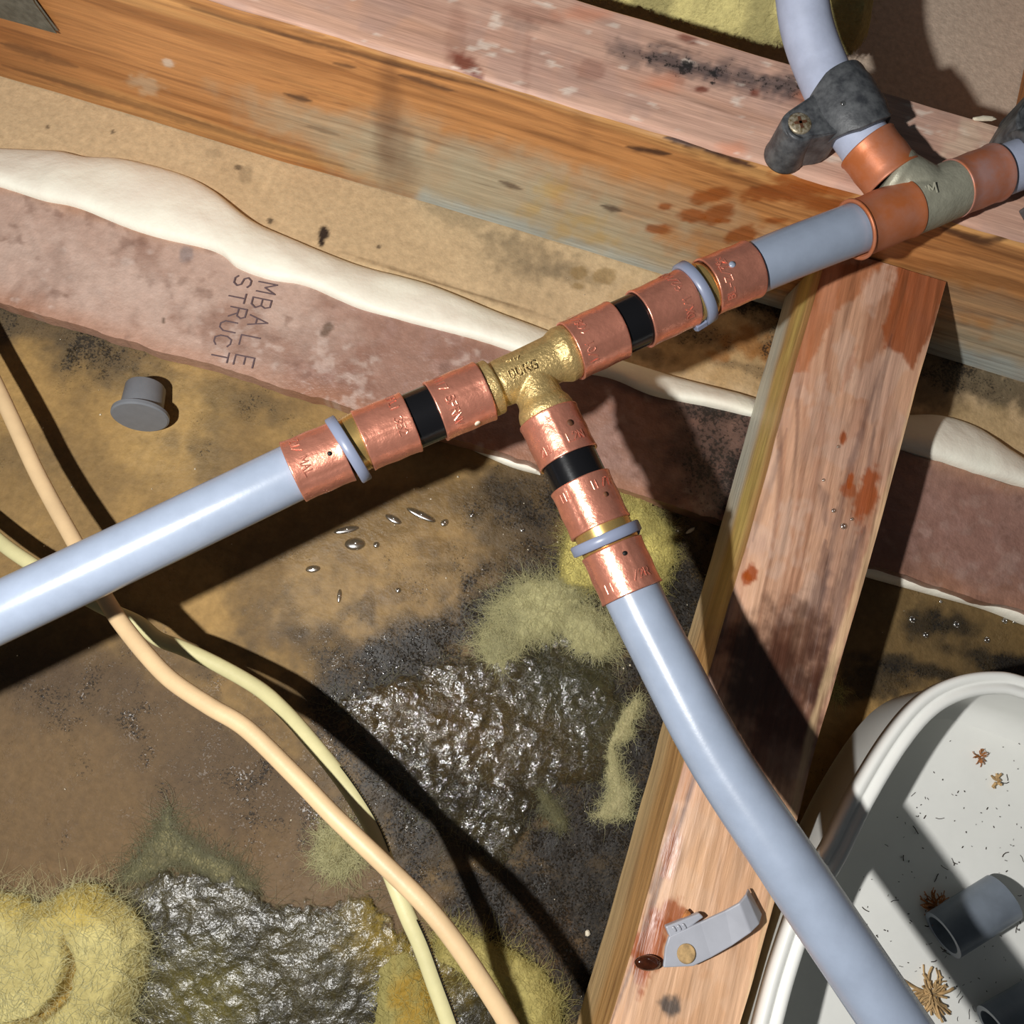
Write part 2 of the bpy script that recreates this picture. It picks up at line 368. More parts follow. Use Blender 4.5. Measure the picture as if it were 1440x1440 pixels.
    for a, k in (((1090, 425, 60, 26, 15), 1.), ((980, 470, 90, 14, 10), .7), ((1110, 480, 30, 34, 0), .8), ((1000, 440, 50, 12, -15), .8), ((910, 500, 40, 10, 10), .6), ((1120, 520, 30, 10, 10), .6), ((1060, 520, 60, 8, 15), .5)):
        q = E(*a, soft=.6, nz=.9, sc=14) * k; cu = mix(cu, (54, 44, 32), q * .85); mu += q * .5
    for a in ((1050, 480, 34, 20, 20), (1010, 500, 16, 8, 0), (1085, 495, 20, 12, 0)):
        cu = mix(cu, (150, 98, 44), E(*a, soft=.5, nz=.8, sc=12) * .75)
    q = E(1400, 545, 100, 26, 17, soft=.5, nz=.8, sc=16); cu = mix(cu, (78, 70, 54), q * .8); mu += q * .5
    q = E(1290, 520, 80, 60, 10, soft=.5, nz=.7, sc=20); cu = mix(cu, (84, 68, 48), q * .8); mu += q * .4
    q = E(1390, 600, 80, 26, 14, soft=.5, nz=.5, sc=20); cu = mix(cu, (176, 150, 104), q * .5)
    col = col * (1 - up[:, None]) + cu * up[:, None]; mould = mould * (1 - up) + mu * up; wet = wet * (1 - up) + wu * up
    far = ss(.24, .26, y); col = mix(col, (226, 204, 182), far); mould *= (1 - far * .8)
    z = (fbm(x * 160, y * 160, 3, 4) - .5) * .0007 * (1 - up * .7) + (A - .5) * .0006 - .0002
    P[:, 2] = z
    msk = np.stack([np.clip(mould, 0, 1), np.clip(wet, 0, 1), np.clip((mould * 1.3 - .25) * (1 - up), 0, 1)], 1)
    o = mk('ceiling', P, grid_idx(len(xs), len(ys)), M['board'], col=np.clip(col, 0, 1), msk=msk)
    tag(o, kind='structure')
board()

# ---------------------------------------------------------------- timbers
JY0, JY1, JZ = .210, .2537, .090
def joist():
    c = [[[(-.75, JY0, .0004), (-.75, JY0, JZ)], [(-.75, JY1, .0004), (-.75, JY1, JZ)]], [[(.6, JY0, .0004), (.6, JY0, JZ)], [(.6, JY1, .0004), (.6, JY1, JZ)]]]
    P, F, ids, t = hexa(c, 900, 45, 85); f = Field(P); E, L = f.E, f.L; x = P[:, 0]
    top = ids == 5; n = len(P); s = np.where(top, P[:, 1], P[:, 2])
    wob = fbm(x * 5, s * 12, 3, 3) * .02
    g1 = fbm(x * 9, (s + wob) * 260, 4, 5); g2 = fbm(x * 4, (s + wob) * 90, 3, 9)
    # front face
    cf = np.tile(lin((198, 138, 82)), (n, 1)); cf = mix(cf, (140, 88, 44), ss(.42, .7, g1) * .65); cf = mix(cf, (208, 160, 100), ss(.52, .75, g2) * .6)
    g3 = fbm(x * 3, (s + wob * 1.5) * 500, 3, 15); cf = mix(cf, (110, 64, 34), ss(.62, .8, g3) * .5)
    mu = np.full(n, .0); wet = np.full(n, .3)
    cf = mix(cf, (136, 80, 36), ss(230, -60, f.x) * .55)
    for a, k in (((470, 190, 130, 26, 20), .55), ((620, 250, 150, 46, 22), .75), ((760, 300, 150, 50, 18), .85), ((900, 360, 130, 30, 18), .8), ((540, 215, 60, 60, 10), .4), ((760, 250, 200, 30, 17), .45), ((1400, 495, 120, 34, 17), .8), ((1380, 430, 120, 20, 16), .3), ((960, 300, 120, 30, 16), .35)):
        cf = mix(cf, (182, 172, 146), E(*a, soft=.6, nz=.7, sc=26) * k)
    cf = mix(cf, (176, 188, 186), L([(600, 285), (760, 335), (830, 360), (960, 395), (1440, 525)], 14, .8, .5) * .8)
    for a in ((778, 268, 20, 14, 0), (790, 328, 18, 10, 0), (745, 295, 14, 8, 0), (820, 310, 26, 8, 10), (845, 335, 20, 8, 10)):
        cf = mix(cf, (196, 160, 84), E(*a, soft=.9, nz=1.1, sc=9) * .5)
    for a, k in (((545, 150, 16, 90, 4), .45), ((560, 215, 26, 50, -10), .45), ((820, 150, 14, 50, 0), .25)):
        cf = mix(cf, (104, 62, 34), E(*a, soft=.7, nz=.5, sc=20) * k)
    for p, wd, k in (([(935, 195), (990, 207), (1060, 236)], 7, .95), ([(880, 208), (945, 218)], 4, .9), ([(1050, 262), (1100, 276)], 3, .8), ([(845, 290), (875, 298)], 4, .8), ([(700, 255), (735, 268)], 3, .7),
                     ([(560, 105), (640, 130)], 4, .7), ([(400, 130), (440, 142)], 4, .8), ([(470, 90), (500, 96)], 3, .6), ([(0, 60), (110, 95)], 6, .5), ([(0, 250 - 160), (200, 150), (500, 238)], 5, .45), ([(430, 175), (480, 190)], 3, .4),
                     ([(740, 125), (880, 165)], 4, .6), ([(1190, 262), (1160, 258)], 3, .6), ([(1320, 320), (1380, 340), (1420, 335)], 6, .8), ([(250, 5), (520, 82), (700, 130)], 2.5, .6)):
        cf = mix(cf, (56, 30, 22), L(p, wd, .7, .5, 9) * k)
    for a in ((1000, 275, 30, 10, -10), (1008, 300, 24, 12, -25), (975, 303, 20, 10, 0), (928, 322, 20, 7, 0), (1045, 330, 24, 11, -20), (935, 290, 12, 5, 0), (1150, 260, 60, 14, 8), (1180, 290, 60, 12, 8), (1100, 270, 60, 12, -5), (1015, 310, 12, 4, 0), (1090, 310, 16, 5, 0)):
        q = E(*a, soft=.3, nz=.5, sc=10); cf = mix(cf, (150, 78, 28), q * .85); wet += q * .4
    cf = mix(cf, (206, 186, 156), E(205, 118, 20, 12, 20, soft=.6, nz=1., sc=8) * .5); cf = mix(cf, (226, 216, 200), E(237, 87, 8, 5, 20) * .6)
    # top face
    ct = np.tile(lin((212, 170, 148)), (n, 1)); ct = mix(ct, (180, 136, 116), ss(.45, .7, g1) * .5); ct = mix(ct, (224, 170, 134), ss(.5, .75, g2) * .55)
    A = fbm(x * 60, P[:, 1] * 60, 4, 2); ct = mix(ct, (184, 150, 136), ss(.5, .66, A) * .5)
    mt = np.full(n, .08)
    for p, wd, k in (([(925, 82), (985, 98), (1060, 112), (1120, 126)], 11, .85), ([(870, 72), (895, 80)], 9, .6), ([(960, 88), (975, 96)], 8, .9), ([(1000, 102), (1010, 106)], 6, .9), ([(700, 28), (760, 42)], 6, .3), ([(1160, 130), (1195, 136)], 6, .5), ([(1400, 190), (1420, 200)], 6, .4), ([(1370, 160), (1400, 168)], 4, .6)):
        q = L(p, wd * 1.5, .8, .8, 9) * k; ct = mix(ct, (66, 62, 66), q * .95); mt += q * .75
    for a, k in (((830, 100, 22, 14, 10), .35), ((970, 57, 16, 6, 15), .8), ((985, 126, 9, 4, 0), .9), ((1060, 131, 6, 6, 0), .85), ((655, 92, 26, 12, 35), .9), ((670, 108, 10, 5, 30), .9), ((750, 22, 40, 12, 12), .35), ((640, 60, 14, 60, 5), .2), ((740, 100, 6, 60, 3), .18)):
        ct = mix(ct, (120, 58, 40), E(*a, soft=.35, nz=.4, sc=10) * k)
    for a in ((930, 118, 26, 12, 0), (1030, 210, 20, 10, 0), (1140, 140, 20, 14, 0), (820, 20, 30, 10, 0)):
        ct = mix(ct, (226, 140, 100), E(*a, soft=.7, nz=.6, sc=16) * .5)
    ct = mix(ct, (238, 222, 206), ss(.72, .8, fbm(x * 120, P[:, 1] * 260, 3, 6)) * .6)
    ct = mix(ct, (232, 206, 178), E(1360, 195, 40, 20, -40, soft=.6, nz=.9, sc=10) * .6)
    back = (~top)
    col = np.where(top[:, None], ct, cf); msk = np.stack([np.where(top, mt, mu), np.where(top, .12, wet), np.zeros(n)], 1)
    P[:, 1] += (fbm(x * 14, P[:, 2] * 3, 3, 7) - .5) * .0022
    edge = np.exp(-((P[:, 1] - JY0) / .0016) ** 2) * np.exp(-((P[:, 2] - JZ) / .0016) ** 2)
    P[:, 2] -= edge * (.0004 + .0016 * fbm(x * 60, x * 0, 3, 12))
    P[:, 1] += edge * (.0004 + .0012 * fbm(x * 50, x * 0, 3, 14))
    P[:, 1] = np.where(top, P[:, 1], P[:, 1] + (g1 - .5) * .0004)
    o = mk('ceiling_joist', P, F, M['joist'], col=col, msk=np.clip(msk, 0, 1))
    tag(o, 'long stained timber joist running diagonally across the top with orange front and pink sawn top', 'timber')
joist()

def brace():
    TL, TR = at(1160, 392, .057), at(1335, 378, .057); TL[1] = min(TL[1], JY0 - .0008); TR[1] = JY0 - .0008
    TL[1] = JY0 - .0008
    BL, BR = at(850, 1480, .047), at(1012, 1540, .047)
    z0 = .0125
    ex = lambda a, b, k: b + (b - a) * k
    BL2, BR2 = ex(TL, BL, .7), ex(TR, BR, .7)
    def dn(p, dx=0): return np.array([p[0] + dx, p[1], z0])
    # u across (left to right), v along (far to near), w up
    c = [[[dn(TL, -.002), TL], [dn(BL2, -.004), BL2]], [[dn(TR), TR], [dn(BR2), BR2]]]
    P, F, ids, t = hexa(c, 80, 640, 60); f = Field(P); E, L = f.E, f.L; n = len(P)
    s = np.where(ids == 5, P[:, 0] + .05 * P[:, 1], P[:, 2]); y = P[:, 1]
    wob = fbm(y * 5, s * 20, 3, 3) * .016; g1 = fbm(y * 8, (s + wob) * 300, 4, 5); g2 = fbm(y * 3, (s + wob) * 90, 3, 9)
    ct = np.tile(lin((200, 154, 124)), (n, 1)); ct = mix(ct, (150, 98, 70), ss(.42, .7, g1) * .65); ct = mix(ct, (216, 172, 138), ss(.5, .75, g2) * .5)
    g3 = fbm(y * 4, (s + wob * 1.4) * 420, 4, 25); ct = mix(ct, (96, 62, 48), ss(.6, .78, g3) * .55); ct = mix(ct, (206, 178, 160), ss(.52, .64, fbm(P[:, 0] * 110, y * 70, 4, 31)) * .35)
    A = fbm(P[:, 0] * 70, y * 40, 4, 2); ct = mix(ct, (186, 146, 124), ss(.5, .66, A) * .5)
    ct = mix(ct, (232, 186, 140), ss(1000, 1240, f.y) * .45)
    mt = np.full(n, .08); wet = np.full(n, .2)
    # left shoulder of the top and the reddish wet top end
    q = f.poly([(1150, 370), (1240, 370), (1215, 410), (1175, 440), (1140, 520), (1120, 520)], 0, 6, 12); ct = mix(ct, (168, 96, 50), ss(-3, 3, q) * .7)
    q = f.poly([(1262, 360), (1345, 360), (1330, 420), (1285, 520), (1270, 500), (1245, 490), (1240, 470), (1255, 420)], 0, 6, 10); q = ss(-3, 3, q); ct = mix(ct, (146, 74, 34), q * .85); wet += q * .3
    q = E(1235, 400, 16, 30, 30, soft=.4, nz=.8, sc=12); ct = mix(ct, (206, 170, 148), q * .6)
    for p, wd, k in (([(1240, 520), (1200, 640), (1170, 760), (1150, 870)], 5, .5), ([(1230, 600), (1215, 700), (1190, 780)], 6, .35), ([(1215, 740), (1185, 820), (1160, 930)], 9, .55), ([(1160, 760), (1150, 860), (1140, 930)], 12, .6), ([(1150, 680), (1160, 700), (1160, 740)], 7, .45),
                     ([(1255, 470), (1225, 600)], 3, .4), ([(1110, 600), (1060, 760)], 4, .4), ([(1035, 905), (960, 1150), (900, 1330), (850, 1480)], 3, .75), ([(955, 1130), (935, 1210), (915, 1260)], 6, .5), ([(1170, 880), (1155, 950), (1140, 990)], 6, .6)):
        q = L(p, wd, .8, .7, 12) * k; ct = mix(ct, (74, 54, 56), q * .85); mt += q * .2
    for a, k in (((1218, 695, 14, 40, 17), .85), ((1193, 690, 10, 10, 0), .7), ((1195, 675, 4, 10, 10), .9), ((1186, 615, 4, 9, 0), .9), ((1057, 807, 11, 12, 0), .95), ((1052, 815, 6, 10, 0), .9), ((940, 1290, 26, 20, -30), .8), ((915, 1330, 22, 40, 15), .85), ((900, 1370, 10, 30, 0), .8), ((1195, 520, 6, 30, 20), .3), ((945, 1200, 10, 40, 12), .5)):
        q = E(*a, soft=.3, nz=.6, sc=10); ct = mix(ct, (150, 70, 24), q * k); wet += q * .4
    # lower pipe's shadow painted dark into the timber colour, with a wetter gloss
    q = E(1085, 960, 70, 95, -35, soft=.5, nz=.6, sc=22); ct = mix(ct, (58, 34, 26), q * .9); mt += q * .2; wet += q * .5
    q = E(1125, 900, 40, 60, -15, soft=.5, nz=.7, sc=18); ct = mix(ct, (74, 44, 32), q * .75); wet += q * .3
    q = E(1100, 1040, 70, 50, -40, soft=.5, nz=.6, sc=18); ct = mix(ct, (96, 54, 38), q * .6)
    q = E(943, 1415, 14, 14, 0, soft=.5, nz=.6, sc=9); ct = mix(ct, (70, 66, 64), q * .9)
    q = E(905, 1440, 40, 200, 14, soft=.5, nz=.5, sc=20) * 0
    ct = mix(ct, (228, 196, 150), L([(1335, 400), (1215, 800), (1150, 1000), (1040, 1440)], 6, .6, .5) * .5)
    # left side face: pale blue and yellow paint stains high up, plain brown wood lower down
    cs = np.tile(lin((176, 134, 84)), (n, 1)); cs = mix(cs, (130, 92, 50), ss(.42, .66, g1) * .6); cs = mix(cs, (204, 166, 112), ss(.5, .7, g2) * .6)
    k = 1 - ss(640, 960, f.y + 60 * (fbm(y * 20, s * 60, 3, 4) - .5))
    lo_ = 1 - ss(.022, .034, P[:, 2] + .006 * (fbm(y * 30, s * 90, 3, 6) - .5))
    cs = mix(cs, (190, 192, 178), k * lo_ * .9)
    mid = ss(.026, .034, P[:, 2]) * (1 - ss(.042, .052, P[:, 2])) * (.5 + fbm(y * 24, s * 40, 3, 8)); cs = mix(cs, (202, 182, 104), np.clip(k * mid * (.1 + 1.1 * fbm(y * 60, s * 120, 3, 18)), 0, 1) * .75)
    cs = mix(cs, (188, 168, 128), (1 - k) * lo_ * .5)
    top = ids == 5
    cr = mix(np.tile(lin((206, 170, 120)), (n, 1)), (150, 110, 66), ss(.4, .7, g1) * .6)
    ce = np.tile(lin((150, 96, 56)), (n, 1))
    col = np.where(top[:, None], ct, cs); col = np.where((ids == 1)[:, None], cr, col); col = np.where((ids == 2)[:, None], ce, col)
    P[:, 0] += (fbm(y * 18, P[:, 2] * 0, 3, 7) - .5) * .003
    eL = ((1 - t[:, 0]) < 0)  # placeholder
    sh = np.exp(-(t[:, 0] / .10) ** 2) * t[:, 2]; P[:, 2] -= sh * (.002 + .003 * fbm(y * 30, y * 0, 3, 12)); 
    P[:, 2] += np.where(top, (g1 - .5) * .0007, 0)
    o = mk('timber_trimmer', P, F, M['brace'], col=col, msk=np.clip(np.stack([mt, wet, np.zeros(n)], 1), 0, 1))
    tag(o, 'shorter weathered timber butting the joist under the old tee and running down past the tub', 'timber')
brace()

def far_timber():
    a = at(1424, 128, .0); x0 = a[0]
    c = [[[(x0, JY1 + .0026, .0006), (x0, JY1 + .0026, .082)], [(x0 + .01, .62, .0006), (x0 + .01, .62, .082)]], [[(x0 + .045, JY1 + .0026, .0006), (x0 + .045, JY1 + .0026, .082)], [(x0 + .055, .62, .0006), (x0 + .055, .62, .082)]]]
    P, F, ids, t = hexa(c, 20, 160, 30); n = len(P)
    g = fbm(P[:, 1] * 8, P[:, 2] * 300 + P[:, 0] * 200, 4, 2)
    col = mix(np.tile(lin((188, 122, 62)), (n, 1)), (140, 84, 40), ss(.4, .65, g) * .7)
    o = mk('timber_noggin', P, F, M['brace'], col=col, msk=np.stack([np.zeros(n) + .05, np.zeros(n) + .2, np.zeros(n)], 1))
    tag(o, 'orange timber behind the joist at the upper right edge of the picture', 'timber')
far_timber()

# ---------------------------------------------------------------- batten strip with faded lettering, adhesive beads
STROKES = {
 'A': [[(0, 0), (.5, 1), (1, 0)], [(.2, .4), (.8, .4)]], 'B': [[(0, 0), (0, 1), (.7, 1), (.9, .75), (.7, .52), (0, .52)], [(.7, .52), (1, .25), (.7, 0), (0, 0)]],
 'C': [[(1, .85), (.7, 1), (.25, 1), (0, .7), (0, .3), (.25, 0), (.7, 0), (1, .15)]], 'D': [[(0, 0), (0, 1), (.6, 1), (1, .7), (1, .3), (.6, 0), (0, 0)]],
 'E': [[(1, 1), (0, 1), (0, 0), (1, 0)], [(0, .52), (.8, .52)]], 'G': [[(1, .85), (.7, 1), (.25, 1), (0, .7), (0, .3), (.25, 0), (1, 0), (1, .45), (.6, .45)]],
 'H': [[(0, 0), (0, 1)], [(1, 0), (1, 1)], [(0, .5), (1, .5)]], 'I': [[(.5, 0), (.5, 1)]], 'J': [[(1, 1), (1, .2), (.6, 0), (.2, 0), (0, .2)]], 'K': [[(0, 0), (0, 1)], [(1, 1), (0, .45), (1, 0)]],
 'L': [[(0, 1), (0, 0), (1, 0)]], 'M': [[(0, 0), (0, 1), (.5, .4), (1, 1), (1, 0)]], 'N': [[(0, 0), (0, 1), (1, 0), (1, 1)]], 'O': [[(.3, 0), (0, .3), (0, .7), (.3, 1), (.7, 1), (1, .7), (1, .3), (.7, 0), (.3, 0)]],
 'P': [[(0, 0), (0, 1), (.8, 1), (1, .75), (.8, .5), (0, .5)]], 'R': [[(0, 0), (0, 1), (.8, 1), (1, .75), (.8, .5), (0, .5)], [(.5, .5), (1, 0)]],
 'S': [[(1, .85), (.7, 1), (.25, 1), (0, .78), (.2, .55), (.8, .45), (1, .22), (.75, 0), (.25, 0), (0, .15)]], 'T': [[(0, 1), (1, 1)], [(.5, 1), (.5, 0)]],
 'U': [[(0, 1), (0, .25), (.3, 0), (.7, 0), (1, .25), (1, 1)]], 'V': [[(0, 1), (.5, 0), (1, 1)]], 'W': [[(0, 1), (.25, 0), (.5, .7), (.75, 0), (1, 1)]], 'X': [[(0, 0), (1, 1)], [(0, 1), (1, 0)]], 'Y': [[(0, 1), (.5, .5), (1, 1)], [(.5, .5), (.5, 0)]],
 'Z': [[(0, 1), (1, 1), (0, 0), (1, 0)]], '0': [[(.3, 0), (0, .3), (0, .7), (.3, 1), (.7, 1), (1, .7), (1, .3), (.7, 0), (.3, 0)]], '1': [[(.2, .8), (.5, 1), (.5, 0)]],
 '2': [[(0, .8), (.3, 1), (.7, 1), (1, .75), (0, 0), (1, 0)]], '3': [[(0, .9), (.5, 1), (1, .75), (.5, .52), (1, .25), (.5, 0), (0, .1)]], '5': [[(1, 1), (0, 1), (0, .55), (.7, .6), (1, .3), (.7, 0), (0, .05)]], '7': [[(0, 1), (1, 1), (.4, 0)]],
 '8': [[(.5, .52), (.1, .75), (.5, 1), (.9, .75), (.5, .52), (0, .25), (.5, 0), (1, .25), (.5, .52)]], '9': [[(1, .6), (.3, .45), (0, .75), (.3, 1), (.8, 1), (1, .7), (.8, 0)]], '/': [[(0, 0), (1, 1)]], '-': [[(.1, .5), (.9, .5)]], '.': [[(.4, 0), (.6, .1)]], ':': [[(.45, .15), (.55, .25)], [(.45, .7), (.55, .8)]], ' ': []}
def glyph_ribbons(ch, place, wd):
    """place(u, v) -> point, normal; flat ribbons for one character"""
    vs = []; fs = []
    for st in STROKES[ch]:
        for (a, b) in zip(st[:-1], st[1:]):
            p, n = place(*a); q, _ = place(*b); d = (q - p)
            if d.length < 1e-7: continue
            d.normalize(); s = d.cross(n).normalized() * wd; p = p - d * wd * .6; q = q + d * wd * .6; h = n * wd * .5; o = len(vs)
            vs += [p - s, p + s, q + s, q - s, p + h, q + h]; fs += [(o, o + 4, o + 5, o + 3), (o + 1, o + 2, o + 5, o + 4), (o, o + 1, o + 4), (o + 3, o + 5, o + 2)]
    return vs, fs

def batten():
    z1 = .0100
    p00, p10 = at(0, 424, z1), at(1440, 860, z1); q00, q10 = at(0, 258, z1), at(1440, 686, z1)
    ex = lambda a, b: (a + (a - b) * .55, b + (b - a) * .5)
    p00, p10 = ex(p00, p10); q00, q10 = ex(q00, q10)
    g = lambda p: (np.array([p[0], p[1], .0009]), p)
    c = [[[*g(p00)], [*g(q00)]], [[*g(p10)], [*g(q10)]]]
    P, F, ids, t = hexa(c, 760, 64, 9); f = Field(P); E, L = f.E, f.L; n = len(P); x, y = P[:, 0], P[:, 1]
    A = fbm(x * 45, y * 45, 5, 2); B = fbm(x * 110, y * 110, 4, 3)
    col = mix(np.tile(lin((188, 158, 142)), (n, 1)), (150, 116, 100), ss(.44, .62, A) * .8)
    q = ss(420, 560, f.x + .6 * (f.y - 400)); col = mix(col, (146, 106, 90), q * .75); col = mix(col, (172, 140, 130), q * ss(.52, .62, B) * .35)
    for a, k in (((120, 380, 160, 40, 15), .35), ((450, 470, 70, 30, 20), .3), ((330, 520, 60, 30, 16), .2)):
        col = mix(col, (206, 184, 170), E(*a, soft=.6, nz=.8, sc=20) * k)
    col = mix(col, (170, 118, 88), ss(.2, 0, t[:, 1]) * .5); col = mix(col, (186, 140, 110), ss(.86, 1, t[:, 1] + (A - .5) * .2) * .6)
    mould = np.full(n, .1); wet = .2 + .35 * q
    q2 = ss(900, 1010, f.x) * (1 - ss(1250, 1330, f.x)); col = mix(col, (104, 78, 68), q2 * .5); mould += q2 * .3
    for a, k in (((985, 610, 50, 60, 30), .85), ((1000, 560, 60, 26, 15), .8), ((1010, 690, 70, 40, 17), .7), ((1060, 650, 40, 60, 20), .7), ((930, 560, 60, 10, 15), .6)):
        q = E(*a, soft=.7, nz=.8, sc=22) * k; col = mix(col, (52, 42, 38), q * .8); mould += q * .4  # shadow of tee and couplings painted into the strip's colour, plus dark specks
    q = E(1380, 740, 130, 60, 17, soft=.5, nz=.4, sc=30); col = mix(col, (160, 122, 112), q * .5)
    for a, k in (((460, 462, 7, 11, 30), .7), ((230, 448, 2.5, 4, 0), .8), ((262, 358, 10, 12, 10), .45), ((640, 505, 14, 9, 0), 0)):
        col = mix(col, (84, 66, 50) if a[0] != 262 else (96, 100, 110), E(*a, soft=.3, nz=.4, sc=7) * k)
    col = mix(col, (34, 26, 20), L([(355, 575), (400, 560), (386, 541)], 1.6, .8, .4) * 0)
    K = fbm(x * 240, y * 240, 3, 13); col = mix(col, (206, 186, 174), ss(.6, .7, K * .5 + A * .5) * .45 * (1 - .7 * ss(700, 1000, f.x))); col = mix(col, (120, 88, 74), ss(.6, .72, B * .6 + (1 - K) * .4) * .5)
    P[:, 2] += np.where(ids == 5, (A - .5) * .0012 + (B - .5) * .0008, 0)
    P[:, 1] += (fbm(x * 40, x * 0 + ss(.5, .51, t[:, 1]) * 7, 4, 7) - .5) * .0030 + (fbm(x * 200, x * 0, 2, 9) - .5) * .0010
    root = tag(mk('batten_strip', P, F, M['batten'], col=col, msk=np.clip(np.stack([mould, wet, wet * 0], 1), 0, 1)),
        'flat pinkish brown strip lying on the board below the joist with faded upside-down lettering', 'strip')
    zt = z1 + .0006
    read = V(at(300, 500, zt) - at(326, 408, zt)).normalized(); nrm = Vector((0, 0, 1)); upd = -read.cross(nrm) * -1
    upd = nrm.cross(read) * 1.0
    k_ = 1 / 3400.0
    for word, pts, hgt in (('MBALE', [(375, 405), (367, 427), (363, 452), (351, 480), (343, 508)], 30), ('STRUCT', [(341, 396), (333, 418), (334, 440), (321, 459), (313, 479), (309, 501)], 26)):
        for ch, (px, py) in zip(word, pts):
            c0 = V(at(px, py, zt)); W_, H_ = 15 * k_, hgt * k_ * .9
            vf = glyph_ribbons(ch, lambda u, v: (c0 + read * (u - .5) * W_ + upd * (v - .5) * H_, nrm), .00031)
            vs = [v if i % 6 < 4 else v - nrm * .00008 for i, v in enumerate(vf[0])]
            mk('letter', vs, vf[1], M['ink'], root, smooth=False)
batten()

def bead(name, up_, lo_, h, label, z0=.0005, seed=0, over=0.0):
    """a squeezed-out bead between two pixel outlines lying on the board"""
    U = spline([at(a, b, z0) for a, b in up_], 14); Lw = spline([at(a, b, z0 + over) for a, b in lo_], 14)
    n = 200
    def samp(S, t):
        x = t * (len(S) - 1); i = min(int(x), len(S) - 2); return S[i].lerp(S[i + 1], x - i)
    m = 22; vs = []
    for i in range(n + 1):
        t = i / n; a, b = samp(U, t), samp(Lw, t)
        ends = min(1, t * 20 + .12, (1 - t) * 20 + .12)
        for j in range(m + 1):
            s = j / m; p = a.lerp(b, s); prof = (1 - abs(2 * s - 1) ** 2.6) ** .6
            nz = float(fbm(np.array([p.x * 40.]), np.array([p.y * 40.]), 3, seed)[0])
            zz = a.z * (1 - s) + b.z * s + h * prof * (.75 + .5 * nz) * ends
            vs.append((p.x, p.y, zz))
    fs = grid_idx(n + 1, m + 1)
    # base sheet so the bead is a closed lump
    o = len(vs); vs2 = [(x, y, .0001) for (x, y, z) in vs]
    # orient upwards
    nn = (V(vs[1]) - V(vs[0])).cross(V(vs[m + 1]) - V(vs[0]))
    if nn.z > 0: fs = fs[:, ::-1]
    rim = [i * (m + 1) for i in range(n + 1)] + [n * (m + 1) + j for j in range(1, m + 1)] + [i * (m + 1) + m for i in range(n - 1, -1, -1)] + [j for j in range(m - 1, 0, -1)]
    base = []; F = [tuple(map(int, q)) for q in fs]; allv = list(vs)
    for k in rim: base.append(len(allv)); allv.append(vs2[k])
    for k in range(len(rim)):
        k2 = (k + 1) % len(rim); F.append((rim[k], rim[k2], base[k2], base[k]))
    ob = mk(name, allv, F, M['foam'])
    tag(ob, label, 'adhesive', 'cream adhesive beads along the strip')
bead('adhesive_bead', [(-90, 205), (0, 210), (80, 213), (120, 221), (170, 223), (250, 243), (300, 268), (350, 308), (400, 332), (500, 372), (600, 400), (700, 440), (780, 470), (850, 500), (900, 516), (1000, 545), (1120, 574)],
     [(-90, 240), (0, 262), (60, 281), (110, 292), (200, 327), (300, 352), (335, 376), (380, 392), (430, 401), (500, 431), (560, 448), (620, 464), (680, 480), (740, 500), (800, 520), (860, 532), (920, 556), (1000, 572), (1120, 600)], .0055,
     'thick smooth cream adhesive bead along the upper edge of the strip, widest at left', over=.0104)
bead('adhesive_bead', [(1180, 560), (1230, 575), (1270, 583), (1320, 584), (1370, 600), (1410, 628), (1470, 668), (1520, 690)], [(1180, 600), (1230, 618), (1270, 632), (1330, 650), (1370, 664), (1420, 678), (1470, 694), (1520, 708)], .0055,
     'cream adhesive lump above the strip to the right of the shorter timber', seed=3, over=.0104)
bead('adhesive_bead', [(1180, 768), (1220, 780), (1300, 806), (1380, 832), (1440, 852), (1500, 872)], [(1180, 800), (1220, 812), (1300, 834), (1380, 856), (1440, 879), (1500, 897)], .005,
     'thin cream adhesive line under the strip to the right of the shorter timber', seed=5)
bead('adhesive_bead', [(600, 608), (640, 613), (680, 626), (720, 645), (760, 660)], [(600, 614), (640, 622), (680, 640), (720, 657), (760, 668)], .0025,
     'short thin cream adhesive line below the brass tee', seed=8)

